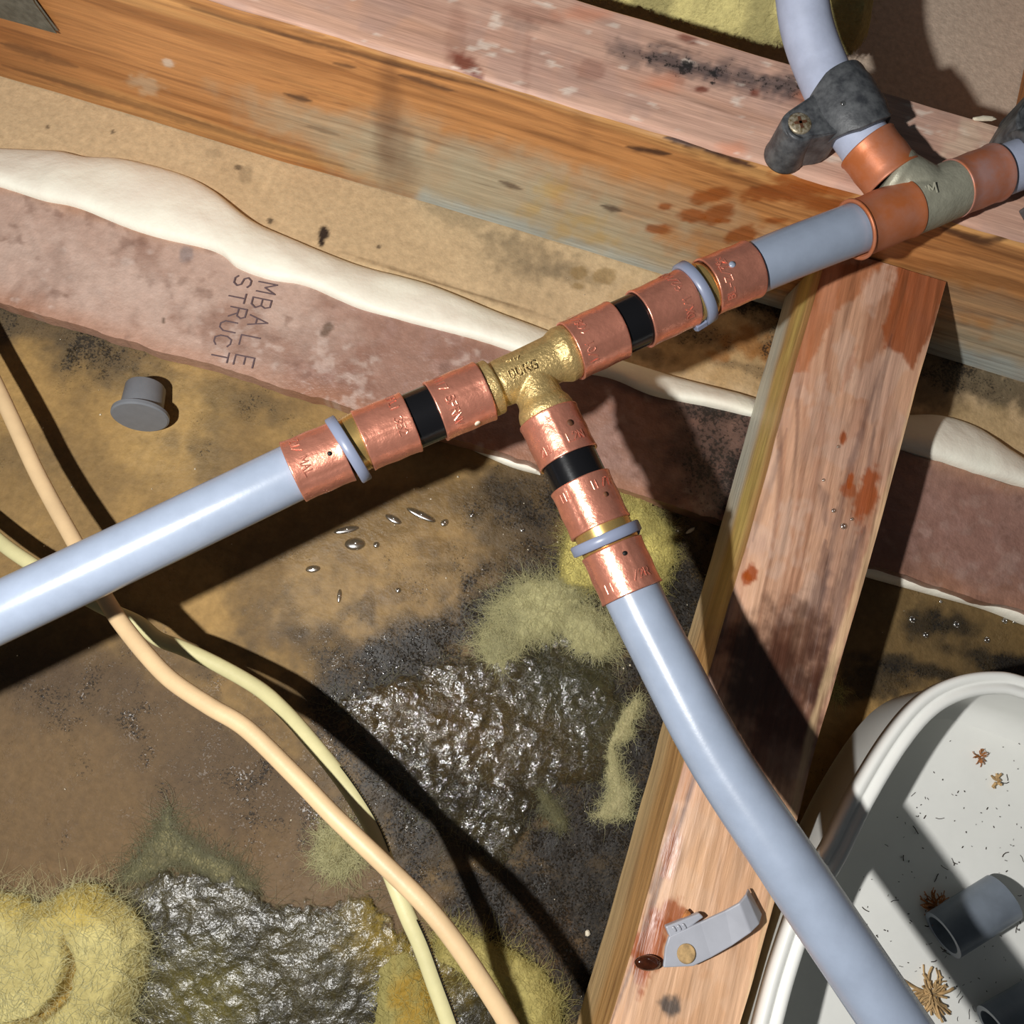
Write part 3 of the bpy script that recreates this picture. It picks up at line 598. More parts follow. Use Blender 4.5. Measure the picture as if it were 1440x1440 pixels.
# ---------------------------------------------------------------- glass wool
def wool(name, masks, col, h, label, cat='insulation', wetf=0, mat='wool', col2=None, seed=0, fib=None, nf=900, flen=.009, res=.0010, rough=1.0, zadd=None, mouldv=.0, profile=.5, zsurf=0., edge=11., lift=.001, rad=.000045, post=None):
    xs_, ys_ = [], []
    for mk_ in masks:
        if mk_[0] == 'E': _, cx, cy, rx, ry, ang = mk_; R = max(rx, ry) * 1.5; pts = [(cx - R, cy - R), (cx + R, cy + R), (cx - R, cy + R), (cx + R, cy - R)]
        else: pts = mk_[1]; cxm = sum(p[0] for p in pts) / len(pts); cym = sum(p[1] for p in pts) / len(pts); pts = [(cxm + (a - cxm) * 1.25 + (20 if a > cxm else -20), cym + (b - cym) * 1.25 + (20 if b > cym else -20)) for a, b in pts]; lx = [p[0] for p in pts]; ly = [p[1] for p in pts]; pts = [(min(lx), min(ly)), (max(lx), max(ly)), (min(lx), max(ly)), (max(lx), min(ly))]
        for p in pts: w_ = at(*p, zsurf); xs_.append(w_[0]); ys_.append(w_[1])
    xa = np.arange(min(xs_), max(xs_), res); ya = np.arange(min(ys_), max(ys_), res)
    X, Y = np.meshgrid(xa, ya, indexing='ij'); P = np.stack([X.ravel(), Y.ravel(), np.full(X.size, zsurf)], 1); f = Field(P)
    sd = np.full(len(P), -1e9)
    for mk_ in masks:
        if mk_[0] == 'E':
            _, cx, cy, rx, ry, ang = mk_; a = math.radians(ang); dx = f.x - cx; dy = f.y - cy
            u = (dx * math.cos(a) + dy * math.sin(a)) / rx; v = (-dx * math.sin(a) + dy * math.cos(a)) / ry
            s_ = (1 - np.sqrt(u * u + v * v)) * min(rx, ry)
        else: s_ = f.poly(mk_[1], nz=0)
        sd = np.maximum(sd, s_)
    sd = sd + rough * (26 * (fbm(f.x / 40, f.y / 40, 3, seed) - .5) + 12 * (fbm(f.x / 7, f.y / 7, 3, seed + 2) - .5))
    A = fbm(X.ravel() * 60, Y.ravel() * 60, 4, seed + 4); B = fbm(X.ravel() * 260, Y.ravel() * 260, 3, seed + 5)
    D = fbm(X.ravel() * 22, Y.ravel() * 22, 3, seed + 6)
    m = np.clip(sd / 34, 0, 1); z = h * (m ** profile) * (.55 + .6 * D + .35 * (A - .5)) + (B - .5) * .0016 * np.clip(sd / 10, 0, 1)
    if zadd is not None: z = z + zadd(f) * np.clip(sd / 20, 0, 1)
    P[:, 2] = np.maximum(zsurf + z, zsurf + .0002) + np.where(sd < 2, -.0015, 0)
    c = np.tile(lin(col), (len(P), 1)); c2 = col2 or tuple(int(q * .72) for q in col)
    c = mix(c, c2, ss(.42, .62, A) * .75); c = mix(c, tuple(min(255, int(q * 1.12) + 6) for q in col), ss(.55, .75, D) * .5)
    if post: c = post(f, c, A)
    nu, nv = len(xa), len(ya); G = grid_idx(nu, nv); keep = (sd[G] > -1.5).all(1); G = G[keep]
    used = np.unique(G); remap = -np.ones(len(P), int); remap[used] = np.arange(len(used))
    n = len(used); msk = np.stack([np.full(n, mouldv), np.full(n, wetf), np.clip(sd[used] / edge, 0, 1)], 1)
    o = mk(name, P[used], remap[G], M[mat], col=np.clip(c[used], 0, 1), msk=msk)
    tag(o, label, cat)
    if fib and nf:
        nf = int(nf * 1.8)
        Pi = P[used]; sdu = sd[used]; rs = np.random.RandomState(seed + 1)
        wts = np.where(sdu < 12, 3.0, 1.0); wts /= wts.sum(); pick = rs.choice(n, nf, p=wts); vs = []; fs = []
        for i in pick:
            p = Vector(Pi[i]); a = rs.rand() * 6.283; ca = a; L_ = flen * (.4 + rs.rand() ** 2 * 1.2); st = 5; bend = (rs.rand() - .5) * 5; up_ = .0003 + rs.rand() * lift; o0 = len(vs)
            for k in range(st + 1):
                s = k / st; zz = up_ * math.sin(math.pi * min(1, s * .8 + .1)); q = Vector((p.x, p.y, p.z + zz)); side = Vector((-math.sin(ca), math.cos(ca), 0)) * rad * (1.3 - s)
                vs += [q + side, q - side, q + Vector((0, 0, rad * 1.4))]
                ca += bend / st; p = p + Vector((math.cos(ca), math.sin(ca), 0)) * L_ / st
                p.z = max(p.z - .0004 * L_ / .009, zsurf)
            for k in range(st):
                b = o0 + 3 * k
                for e in range(3): e2 = (e + 1) % 3; fs.append((b + e, b + e2, b + 3 + e2, b + 3 + e))
        fo = mk('fibres', vs, fs, M[fib], o); fo['kind'] = 'stuff'
    return o
def ridges(f):        # drainage creases of the soaked mat
    t = (f.y - 900) * .94 + (f.x - 600) * -.33
    return .0006 * np.sin(t / 15 + 3 * fbm(f.x / 90, f.y / 90, 2, 3)) + .0004
def mat_col(f, c, A):
    c = mix(c, (84, 66, 34), f.E(650, 1010, 170, 60, 12, soft=.8, nz=.6) * .6); c = mix(c, (60, 60, 40), f.E(820, 960, 110, 90, 0, soft=.8, nz=.6) * .6)
    return c
wool('soaked_insulation', [('P', [(560, 945), (640, 925), (720, 900), (800, 870), (850, 880), (880, 960), (880, 1040), (850, 1100), (800, 1110), (760, 1150), (720, 1210), (700, 1230), (640, 1190), (560, 1120), (480, 1030), (450, 990), (500, 965)])],
     (56, 49, 30), .0022, edge=34., label='dark soaked mat of glass wool glittering wet in the middle of the board', wetf=1, mat='wetwool', seed=1, fib='fib_g', nf=500, zadd=ridges, mouldv=.25, flen=.008, post=mat_col, res=.0008)
wool('soaked_insulation', [('P', [(150, 1250), (230, 1215), (330, 1225), (420, 1270), (520, 1250), (560, 1300), (640, 1330), (700, 1380), (720, 1480), (640, 1560), (100, 1560), (130, 1400), (200, 1330)])],
     (60, 53, 28), .004, edge=34., label='dark olive soaked glass wool along the bottom edge between the pale clump and the cables', wetf=.62, mat='wetwool', seed=11, fib='fib_g', nf=700, mouldv=.3, flen=.009, col2=(40, 36, 22),
     post=lambda f, c, A: mix(mix(c, (138, 116, 44), f.E(560, 1300, 90, 60, 40, soft=.8, nz=.7) * .8), (96, 88, 40), f.E(280, 1400, 60, 60, 0, soft=.8, nz=.7) * .7))
wool('insulation_clump', [('E', 750, 862, 72, 42, -15), ('E', 820, 885, 46, 34, 40), ('E', 705, 905, 34, 36, 20)],
     (166, 160, 116), .005, 'pale grey yellow tuft of glass wool at the top of the dark soaked mat', seed=2, fib='fib_p', nf=2600, flen=.010, wetf=.1)
wool('insulation_clump', [('P', [(800, 720), (860, 675), (905, 690), (945, 745), (948, 790), (925, 850), (880, 830), (800, 828), (783, 815), (790, 760)])],
     (206, 192, 112), .006, 'bright yellow lump of glass wool under the lower coupling', seed=3, fib='fib_y', nf=2600, flen=.006, rough=.5)
wool('insulation_clump', [('P', [(895, 975), (905, 985), (885, 1040), (868, 1050), (880, 1090), (892, 1110), (888, 1150), (850, 1158), (830, 1150), (850, 1110), (848, 1050), (870, 1000)])],
     (160, 152, 112), .004, 'narrow hooked wisp of glass wool beside the left face of the shorter timber', seed=4, fib='fib_p', nf=1100, flen=.005, rough=.35)
wool('insulation_clump', [('P', [(750, 1100), (765, 1105), (785, 1130), (795, 1165), (780, 1160), (755, 1130)])],
     (128, 122, 84), .003, 'small grey wisp of glass wool on the black mould under the soaked mat', seed=5, fib='fib_g', nf=420, flen=.005, rough=.3, wetf=.3)
wool('insulation_clump', [('P', [(-200, 1255), (0, 1245), (60, 1262), (110, 1235), (150, 1232), (190, 1262), (225, 1310), (222, 1360), (200, 1420), (220, 1560), (-200, 1560)])],
     (190, 178, 120), .018, 'big fluffy pale yellow clump of glass wool in the bottom left corner', seed=6, fib='fib_p', nf=4200, flen=.010, rough=.6, col2=(172, 158, 100),
     zadd=lambda f: -.010 * f.L([(112, 1300), (122, 1345), (112, 1385), (80, 1415), (30, 1425)], 7, .6, .1), post=lambda f, c, A: mix(mix(c, (176, 150, 64), f.E(110, 1260, 120, 26, 0, soft=.8, nz=.6) * .7), (150, 116, 34), f.L([(112, 1300), (122, 1345), (112, 1385), (80, 1415), (30, 1425)], 7, .7, .2) * .8))
wool('insulation_clump', [('P', [(232, 1130), (242, 1130), (245, 1165), (290, 1195), (335, 1210), (365, 1250), (320, 1258), (290, 1235), (250, 1215), (200, 1240), (165, 1240), (200, 1190), (225, 1165)])],
     (128, 120, 84), .0025, 'thin grey green wisp of glass wool above the bottom left clump', seed=7, fib='fib_g', nf=1500, flen=.009, rough=.5, wetf=.35)
wool('insulation_clump', [('E', 475, 1195, 32, 44, 0)],
     (142, 134, 90), .003, 'pale wisp of glass wool left of where the two cables cross', seed=8, fib='fib_p', nf=900, flen=.007, rough=.8, wetf=.3)
wool('insulation_clump', [('P', [(610, 1290), (650, 1300), (720, 1330), (770, 1360), (790, 1400), (800, 1500), (740, 1560), (730, 1440), (690, 1390), (640, 1370), (610, 1350)])],
     (176, 162, 98), .010, 'yellow curled lip of glass wool right of the peach cable at the bottom edge', seed=9, fib='fib_y', nf=1500, flen=.007, rough=.5, col2=(130, 116, 54))
wool('insulation_clump', [('P', [(520, 1350), (570, 1320), (620, 1370), (640, 1450), (640, 1560), (500, 1560), (520, 1440)])],
     (150, 140, 84), .008, 'yellow tan glass wool under the cables at the bottom edge', seed=12, fib='fib_y', nf=1200, flen=.008, rough=.8, col2=(160, 122, 26), wetf=.3)
wool('insulation_clump', [('P', [(1163, 962), (1180, 960), (1186, 975), (1178, 985), (1160, 980)])],
     (120, 104, 50), .004, 'tiny tuft of glass wool poking out between the shorter timber and the tub', seed=10, fib='fib_y', nf=160, flen=.006, rough=.3)
wool('insulation_batt', [('P', [(640, -90), (780, -10), (900, 25), (1000, 52), (1120, 78), (1190, 88), (1216, 60), (1222, 20), (1218, -60), (1220, -200), (640, -200)])],
     (238, 224, 150), .030, 'smooth pale yellow insulation batt lying behind the joist at the top', seed=13, fib='fib_y', nf=150, flen=.008, rough=.35, zsurf=.030, res=.0014, profile=.8, lift=.001, edge=6.)

# ---------------------------------------------------------------- pipes
RP = .00875
ZP = .1015
def pipe(name, pts, label, mat='pipe', r=RP, group=None):
    path = spline([at(a, b, z) for a, b, z in pts], 14); vs, fs = sweep(path, r, 40, ri=r - .0021)
    o = mk(name, vs, fs, M[mat]); tag(o, label, 'pipe', group); return o
A_ = [(412, 664), (483, 634), (490, 632), (510, 620.5), (578, 593.5), (612, 579), (681, 550)]
pipe('water_pipe', [(-900, 1290, .100), (-190, 951, .101), (0, 861, ZP), (247, 744, ZP), (430, 656, ZP)], 'long grey blue plastic pipe running off the left edge from the copper coupling')
pipe('water_pipe', [(884, 824, ZP), (921, 899, .1020), (1007, 1062, .1045), (1113, 1223, .109), (1259, 1440, .112), (1400, 1648, .114)], 'long grey blue plastic pipe running down over the shorter timber and the tub')
pipe('water_pipe', [(1040, 386, ZP), (1120, 353, ZP), (1225, 313, ZP)], 'short grey blue plastic pipe between the new coupling and the old tee')
pipe('water_pipe', [(1226, 216, .1025), (1180, 148, .1025), (1156, 99, .103), (1136, 44, .106), (1127, -10, .110), (1118, -110, .116)], 'dusty grey pipe rising off the top edge, held by the black clip with the screw', mat='pipe_old')
pipe('water_pipe', [(1394, 246, .1020), (1440, 229, .1020), (1540, 190, .1020)], 'short bit of grey pipe at the right edge leaving the old tee', mat='pipe_old')

def ring_vf(p, q, ro, ri, lip=.00012, seed=0, ridges_=True):
    L_ = (q - p).length; rs = random.Random(seed); ph = rs.random() * 6.28
    prof = [(0, ri), (0, ro + lip), (.0004, ro + lip * 1.5), (.0012, ro), (L_ * .25, ro - .00012), (L_ * .5, ro + .00008), (L_ * .75, ro - .00012), (L_ - .0012, ro), (L_ - .0004, ro + lip * 1.5), (L_, ro + lip), (L_, ri)]
    def rm(s, a):
        k = 1.0
        for c in range(4):
            d = (a - ph - c * 1.5708 + math.pi) % (2 * math.pi) - math.pi
            k += (.022 if c % 2 else -.02) * math.exp(-(d / .06) ** 2) * (1 if .001 < s < L_ - .001 else .2)
        return k + .006 * math.sin(3 * a + ph)
    return lathe(p, q - p, prof, 96, closed=True, rmod=rm if ridges_ else None)
def cyl_text(parent, p, q, ro, text, s0, ang0, hh=.0025, ww=.0015, wd=.0002, mat='copper'):
    """raised characters running round the ring; ang0 = start angle"""
    d, u, v = frame(q - p); p = V(p); mb = MB(); L_ = (q - p).length
    for i, ch in enumerate(text):
        a0 = ang0 - i * ww * 1.35 / ro
        def place(x, y):
            a = a0 - x * ww / ro; nr = u * math.cos(a) + v * math.sin(a); return p + d * (s0 * L_ + (y - .5) * hh) + nr * (ro + .00014), nr
        mb.add(glyph_ribbons(ch, place, wd))
    return mb.build('stamped_text', M[mat], parent, smooth=False)
def dot_on(parent, p, q, ro, s, ang, r, mat, name='witness_hole'):
    d, u, v = frame(q - p); nr = u * math.cos(ang) + v * math.sin(ang); L_ = (q - p).length; c = V(p) + d * s * L_ + nr * (ro - .0003)
    vs, fs = lathe(c, nr, [(0, r), (.0006, r * .95), (.00065, 0.0001)], 14); return mk(name, vs, fs, M[mat], parent)

PA = [V(at(x, y, ZP)) for x, y in A_]
PB = [V(at(x, y, ZP)) for x, y in [(1056, 379), (993, 405), (979, 411), (965, 419), (900, 449), (867, 464), (802, 494)]]
PC = [V(at(x, y, ZP)) for x, y in [(889, 835), (860, 771), (853, 760), (845, 743), (815.5, 679), (800, 646), (771, 586)]]
RO, RI = .00965, .0090
legs = [('left', PA, ('1ZW/', 'MAL', 'UPLI', '352', 'VII7', 'SPRNV')), ('upper right', PB, ('BL-Z/79', '12:', 'DX/1', '92/1ORH', '1/01', '1O8/11')), ('lower', PC, ('1I', '/2R', 'HI', 'IL/7', '2N', 'L2N'))]
T = thing('crimp_tee', 'cast brass tee with three bright copper crimp rings at the centre of the picture', 'pipe fitting')
for li, (nm, P_, tx) in enumerate(legs):
    # straight coupling: outer crimp ring, collar, brass sleeve, inner crimp ring
    cp = thing('straight_coupling', {'left': 'copper and brass coupling with grey collar left of the brass tee',
        'upper right': 'copper and brass coupling with grey collar between the two tees', 'lower': 'copper and brass coupling with grey collar below the brass tee, over the yellow lump'}[nm], 'pipe fitting', group='straight couplings')
    def R(p, q, parent, seed, t1, t2):
        vs, fs = ring_vf(p, q, RO, RI, seed=seed); r = mk('crimp_ring', vs, fs, M['copper'], parent)
        cyl_text(r, p, q, RO, t1, .25 if seed % 2 else .78, 2.6, wd=.00021); cyl_text(r, p, q, RO, t2, .28 if seed % 2 else .75, 1.55, wd=.00021)
        return r
    r = R(P_[0], P_[1], cp, li * 7 + 1, tx[0], tx[1]); dot_on(r, P_[0], P_[1], RO, .75 if li != 1 else .6, 1.35 if li == 0 else 1.5, .0007 if li != 1 else .0011, 'inkblack' if li != 1 else 'pipe')
    d = (P_[3] - P_[2]).normalized(); s0 = P_[1] - d * .0004; Ls = (P_[3] - s0).length + .002
    prof = [(0, .0068), (0, .0089), (Ls * .15, .0091)]
    for k in range(7): prof += [(Ls * (.2 + .1 * k), .0091), (Ls * (.25 + .1 * k), .00885)]
    prof += [(Ls * .95, .0091), (Ls, .0089), (Ls, .0068)]
    vs, fs = lathe(s0, d, prof, 48, closed=True); mk('brass_sleeve', vs, fs, M['brass_bright'], cp)
    tilt = Vector((0, 0, .04)) if li == 0 else (Vector((0, 0, -.16)) if li == 1 else Vector((0, 0, .1)))
    dd = (d + tilt).normalized(); cL = .0034; c0 = P_[2] - d * cL * (.35 if li else .5)
    vs, fs = lathe(c0, dd, [(0, .0093), (0, .0107), (.0003, .0112), (cL - .0003, .0112), (cL, .0107), (cL, .0093)], 48, closed=True); col = mk('collar', vs, fs, M['collar'], cp)
    if li == 1:   # small latch nub of the collar
        a = V(at(985, 452, ZP - .003)); vs, fs = lathe(a - dd * .0014, dd, [(0, .0022), (.0003, .0025), (.0038, .0025), (.0041, .0022)], 8); mk('collar_tab', vs, fs, M['collar'], col, smooth=False)
    if li == 2:
        a = V(at(893, 745, ZP - .001)); vs, fs = lathe(a, (1, .1, 0), [(0, .0016), (.0012, .0016), (.0015, .0012)], 10); mk('collar_tab', vs, fs, M['collar'], col)
    r = R(P_[3], P_[4], cp, li * 7 + 2, tx[2], tx[3])
    if li == 2: dot_on(r, P_[3], P_[4], RO, .5, 1.2, .0008, 'bark')
    vs, fs = sweep([P_[4] - (P_[5] - P_[4]) * .12, P_[4], P_[5], P_[5] + (P_[5] - P_[4]) * .12], .0088, 40, ri=.0066)
    tag(mk('pipe_stub', vs, fs, M['black']), {'left': 'black pipe stub between copper rings left of the brass tee', 'upper right': 'black pipe stub between copper rings upper right of the brass tee', 'lower': 'black pipe stub between copper rings below the brass tee'}[nm], 'pipe', 'black pipe stubs')
    r = R(P_[5], P_[6], T, li * 7 + 3, tx[4], tx[5])
    if li == 2: dot_on(r, P_[5], P_[6], RO, .55, 1.25, .0011, 'bark')
    if li == 0: dot_on(r, P_[5], P_[6], RO, .6, .25, .0010, 'chip')

def tee_body(name, a, b, c, parent, mat, rend=.0089, rneck=.0074, voxel=.00035, old=False):
    mb = MB(); L_ = (b - a).length; cen = a.lerp(b, .5); e = .0012
    prof = [(-e, rend - .0012), (-.0002, rend), (.0035, rend + .0001), (.0042, rneck - .0002), (.006, rneck + .0002), (L_ / 2, rneck + .0002), (L_ - .0062, rneck + .0004), (L_ - .0046, rend - .0004), (L_ - .003, rend + .0003), (L_ + .0002, rend), (L_ + e, rend - .0012)]
    if old: prof = [(-e, rend - .001), (-.0002, rend), (L_ / 2, rend + .0002), (L_ + .0002, rend), (L_ + e, rend - .001)]
    mb.add(lathe(a, b - a, prof, 48)); d = (c - cen); Lc = d.length
    mb.add(lathe(cen, d, [(0, rneck * (.99 if old else .9)), (Lc - .0055, rneck), (Lc - .0035, rend - .0003), (Lc - .0015, rend + .0002), (Lc, rend), (Lc + e, rend - .0012)], 48))
    vs, fs = mb.v, mb.f
    o = mk(name, vs, fs, M[mat], parent)
    rm = o.modifiers.new('remesh', 'REMESH'); rm.mode = 'VOXEL'; rm.voxel_size = voxel; rm.use_smooth_shade = True
    sm = o.modifiers.new('smooth', 'SMOOTH'); sm.factor = .6; sm.iterations = 7
    return o
tb = tee_body('tee_body', PA[6], PB[6], PC[6], T, 'brass')
# cast characters on the shoulder of the tee
def cast_text(parent, px, py, z, text, du, size, mat, wd=.00018):
    u = Vector(du).normalized(); nrm = V(CAM) - V(at(px, py, z)); nrm.normalize(); u = (u - nrm * u.dot(nrm)).normalized(); v = nrm.cross(u); mb = MB(); c0 = V(at(px, py, z))
    for i, ch in enumerate(text):
        mb.add(glyph_ribbons(ch, lambda x, y: (c0 + u * (i * size * .85 + x * size * .6) + v * (y - .5) * size, nrm), wd))
    return mb.build('cast_text', M[mat], parent, smooth=False)
ax = (PB[6] - PA[6]).normalized()
cast_text(T, 716, 527, ZP + .0079, 'DURG', ax, .0026, 'brass'); cast_text(T, 713, 512, ZP + .0066, 'CUZ', ax, .0018, 'brass')

OT = thing('old_tee', 'older tarnished brass tee with three dull copper rings on top of the joist', 'pipe fitting')
oa, ob_, oc = V(at(1276, 293, ZP + .0005)), V(at(1340, 266, ZP + .0005)), V(at(1252, 247, ZP + .001))
OCX = oc + (oc - V(at(1219, 205, ZP))).normalized() * .0016
ra0, rb1, rc1 = V(at(1203, 323, ZP + .0005)), V(at(1399, 243, ZP + .0005)), V(at(1219, 205, ZP + .001))
tee_body('tee_body', oa, ob_, oc, OT, 'brass_old', rend=.0098, rneck=.0096, old=True)
for p, q, mt, nm in ((ra0, oa, 'copper_orange', 'orange tinted copper ring'), (ob_, rb1, 'copper_old', 'pinkish dull copper ring'), (rc1, OCX, 'copper_orange', 'orange stained copper ring')):
    vs, fs = ring_vf(p, q, .0098, .0090, lip=.0002, ridges_=False); r = mk('copper_ring', vs, fs, M[mt], OT); r['label'] = nm
vs, fs = lathe(ra0 - (oa - ra0).normalized() * .0004, oa - ra0, [(0, .0091), (0, .0104), (.0008, .0104), (.0011, .0091)], 40, closed=True); lr = mk('ring_lip', vs, fs, M['copper_orange'], OT)
cast_text(OT, 1295, 272, ZP + .0088, 'JM', (rb1 - ra0), .0032, 'brass_old', wd=.00025)

# ---------------------------------------------------------------- black saddle clips
def saddle(axis_p, axis_d, w_, side, boss_px, label, screw=True):
    """half-band over the pipe with a screw boss on one side and a foot on the other"""
    root = thing('pipe_clip', label, 'pipe clip', group='black pipe clips')
    d, u, v = frame(axis_d); p0 = V(axis_p); n = 28; ri, ro = RP + .0004, RP + .0034; vs = []; fs = []
    st = 9
    for i in range(st):
        s = (i / (st - 1) - .5)
        for k in range(n + 1):
            a = math.pi * (k / n) ; a = -.35 + (math.pi + .7) * (k / n)
            flare = 1 - .35 * max(0, abs(math.cos(a)) - .5)
            o_ = ro + (.0006 if abs(s) < .3 else 0)
            for r in (ri, o_):
                vs.append(p0 + d * s * w_ * flare * (1.0 + .25 * math.sin(a)) + (u * math.cos(a) + v * math.sin(a)) * r)
    rowl = 2 * (n + 1)
    for i in range(st - 1):
        for k in range(n):
            a = i * rowl + 2 * k; b = a + rowl
            fs.append((a + 1, a + 3, b + 3, b + 1)); fs.append((a, b, b + 2, a + 2))
    for e in (0, (st - 1) * rowl):
        for k in range(n):
            a = e + 2 * k; fs.append((a, a + 2, a + 3, a + 1) if e == 0 else (a, a + 1, a + 3, a + 2))
    for k in (0, n):
        for i in range(st - 1):
            a = i * rowl + 2 * k; b = a + rowl; fs.append((a, a + 1, b + 1, b))
    band = mk('band', vs, fs, M['clip'], root); bm_ = band.modifiers.new('bevel', 'BEVEL'); bm_.width = .0004; bm_.segments = 2; bm_.limit_method = 'ANGLE'
    # boss
    bx, by = boss_px; top = V(at(bx, by, ZP + .006)); base = Vector((top.x + .0008, top.y - .0008, JZ + .0002)); hgt = top.z - base.z
    vs, fs = lathe(base, (0, 0, 1), [(0, .0070), (.001, .0072), (hgt * .5, .0061), (hgt - .0006, .0056), (hgt, .0051), (hgt, .0043), (hgt - .0008, .0042)], 32); mk('screw_boss', vs, fs, M['clip'], root)
    # web between boss and band
    mid = p0 + u * side * ro * .80; web = MB()
    a = Vector((top.x, top.y, 0)); b = Vector((mid.x, mid.y, 0)); dx = (b - a).normalized(); sd = Vector((-dx.y, dx.x, 0))
    hull = []; span = (b - a).length; ra, rb = .0060, .0082; be = math.acos(max(-1, min(1, (ra - rb) / span)))
    for k in range(13): an = be + (2 * math.pi - 2 * be) * k / 12; hull.append((a + (dx * math.cos(an) + sd * math.sin(an)) * ra, 0))
    for k in range(13): an = -be + 2 * be * k / 12; hull.append((b + (dx * math.cos(an) + sd * math.sin(an)) * rb, 1))
    nh = len(hull)
    for lv in (0, 1):
        for q, t_ in hull: web.v.append(Vector((q.x, q.y, (JZ + .0004) if lv == 0 else (top.z - .0005) * (1 - t_) + (ZP + .0072) * t_)))
    web.f += [tuple(range(nh, 2 * nh)), tuple(reversed(range(nh)))] + [(k, (k + 1) % nh, (k + 1) % nh + nh, k + nh) for k in range(nh)]
    wo = web.build('web', M['clip'], root, smooth=False); wb = wo.modifiers.new('bevel', 'BEVEL'); wb.width = .0010; wb.segments = 3
    # foot on the far side
    f0 = p0 - u * side * (ro + .0016); ft = MB()
    for s in (0,):
        pts = []
        for z_ in (JZ + .0003, ZP + .001):
            for aa, bb in ((-1, -1), (1, -1), (1, 1), (-1, 1)):
                pts.append(Vector((f0.x, f0.y, z_)) + d * aa * w_ * .42 + u * bb * (.0028 if z_ < ZP - .003 else .0012) * 1.0)
        ft.v += pts; ft.f += [(3, 2, 1, 0), (4, 5, 6, 7), (0, 1, 5, 4), (1, 2, 6, 5), (2, 3, 7, 6), (3, 0, 4, 7)]
    fo = ft.build('foot', M['clip'], root); fb = fo.modifiers.new('bevel', 'BEVEL'); fb.width = .0007; fb.segments = 2
    if screw:
        vs, fs = lathe(top - Vector((0, 0, .0008)), (0, 0, 1), [(0, .0041), (.0008, .0041), (.0012, .0036), (.0013, .0001)], 28); sc = mk('screw', vs, fs, M['screw'], root)
        cr = MB()
        for an in (.5, .5 + math.pi / 2):
            dx_ = Vector((math.cos(an), math.sin(an), 0)); sy = Vector((-dx_.y, dx_.x, 0)); c0 = top + Vector((0, 0, .0005)); o_ = len(cr.v)
            cr.v += [c0 - dx_ * .0022 - sy * .0005, c0 + dx_ * .0022 - sy * .0005, c0 + dx_ * .0022 + sy * .0005, c0 - dx_ * .0022 + sy * .0005]
            cr.v += [q + Vector((0, 0, .00012)) for q in cr.v[o_:o_ + 4]]; cr.f += [tuple(o_ + q for q in g) for g in ((4, 5, 6, 7), (0, 1, 5, 4), (1, 2, 6, 5), (2, 3, 7, 6), (3, 0, 4, 7), (3, 2, 1, 0))]
        cr.build('cross_recess', M['bark'], sc, smooth=False)
    return root
pa, pb = at(1156, 99, .103), at(1222, 210, .1025)
c_ = at(1188, 160, .1025); d_ = V(pb - pa)
_, u_, _v = frame(d_); bp = V(at(1125, 173, ZP + .006)) - V(c_); side = 1 if bp.dot(u_) > 0 else -1
saddle(c_, d_, .0190, side, (1125, 173), 'dusty black plastic clip with a cross-head screw holding the pipe at the top')
c2 = at(1466, 222, .1025); d2 = V(at(1540, 192, .1025) - at(1385, 252, .1025)); _, u_, _v = frame(d2); bpx = (1470, 140)
bp = V(at(*bpx, ZP + .006)) - V(c2); side = 1 if bp.dot(u_) > 0 else -1
saddle(c2, d2, .0190, side, bpx, 'dusty black plastic clip cut off by the right edge of the picture')

# ---------------------------------------------------------------- cables
def cable(name, pts, r, mat, label, flat=.8):
    path = spline([at(a, b, z) for a, b, z in pts], 12); vs, fs = sweep(path, r, 18, flat=flat); o = mk(name, vs, fs, M[mat]); tag(o, label, 'cable'); return o, path
cable('electrical_cable', [(-60, 420, 0.0220), (-30, 490, 0.0260), (0, 553, 0.0290), (21, 598, 0.0310), (48, 657, 0.0330), (73, 705, 0.0357), (102, 757, 0.0392), (130, 808, 0.0443), (153, 850, 0.0486), (174, 881, 0.0521), (208, 923, 0.0564), (243, 958, 0.0598), (295, 993, 0.0632), (347, 1025, 0.0658), (417, 1093, 0.0701), (470, 1148, 0.0736), (540, 1215, 0.0761), (600, 1275, 0.0779), (652, 1342, 0.0787), (715, 1440, 0.0787), (770, 1540, 0.0787)],
      .0029, 'cable_p', 'peach coloured round cable running from the left edge under the pipe to the bottom')
oy, yp = cable('electrical_cable', [(-70, 700, 0.0200), (0, 762, 0.0240), (50, 797, 0.0260), (110, 834, 0.0280), (150, 856, 0.0290), (194, 876, 0.0300), (222, 898, 0.0310), (260, 913, 0.0320), (312, 938, 0.0340), (365, 969, 0.0374), (400, 1000, 0.0417), (434, 1038, 0.0469), (471, 1083, 0.0521), (500, 1124, 0.0564), (525, 1167, 0.0598), (548, 1225, 0.0632), (572, 1285, 0.0641), (592, 1330, 0.0641), (612, 1385, 0.0641), (632, 1440, 0.0641), (665, 1540, 0.0641)],
      .0027, 'cable_y', 'pale yellow flat cable that passes beneath the peach one', flat=.75)
dm = MB()
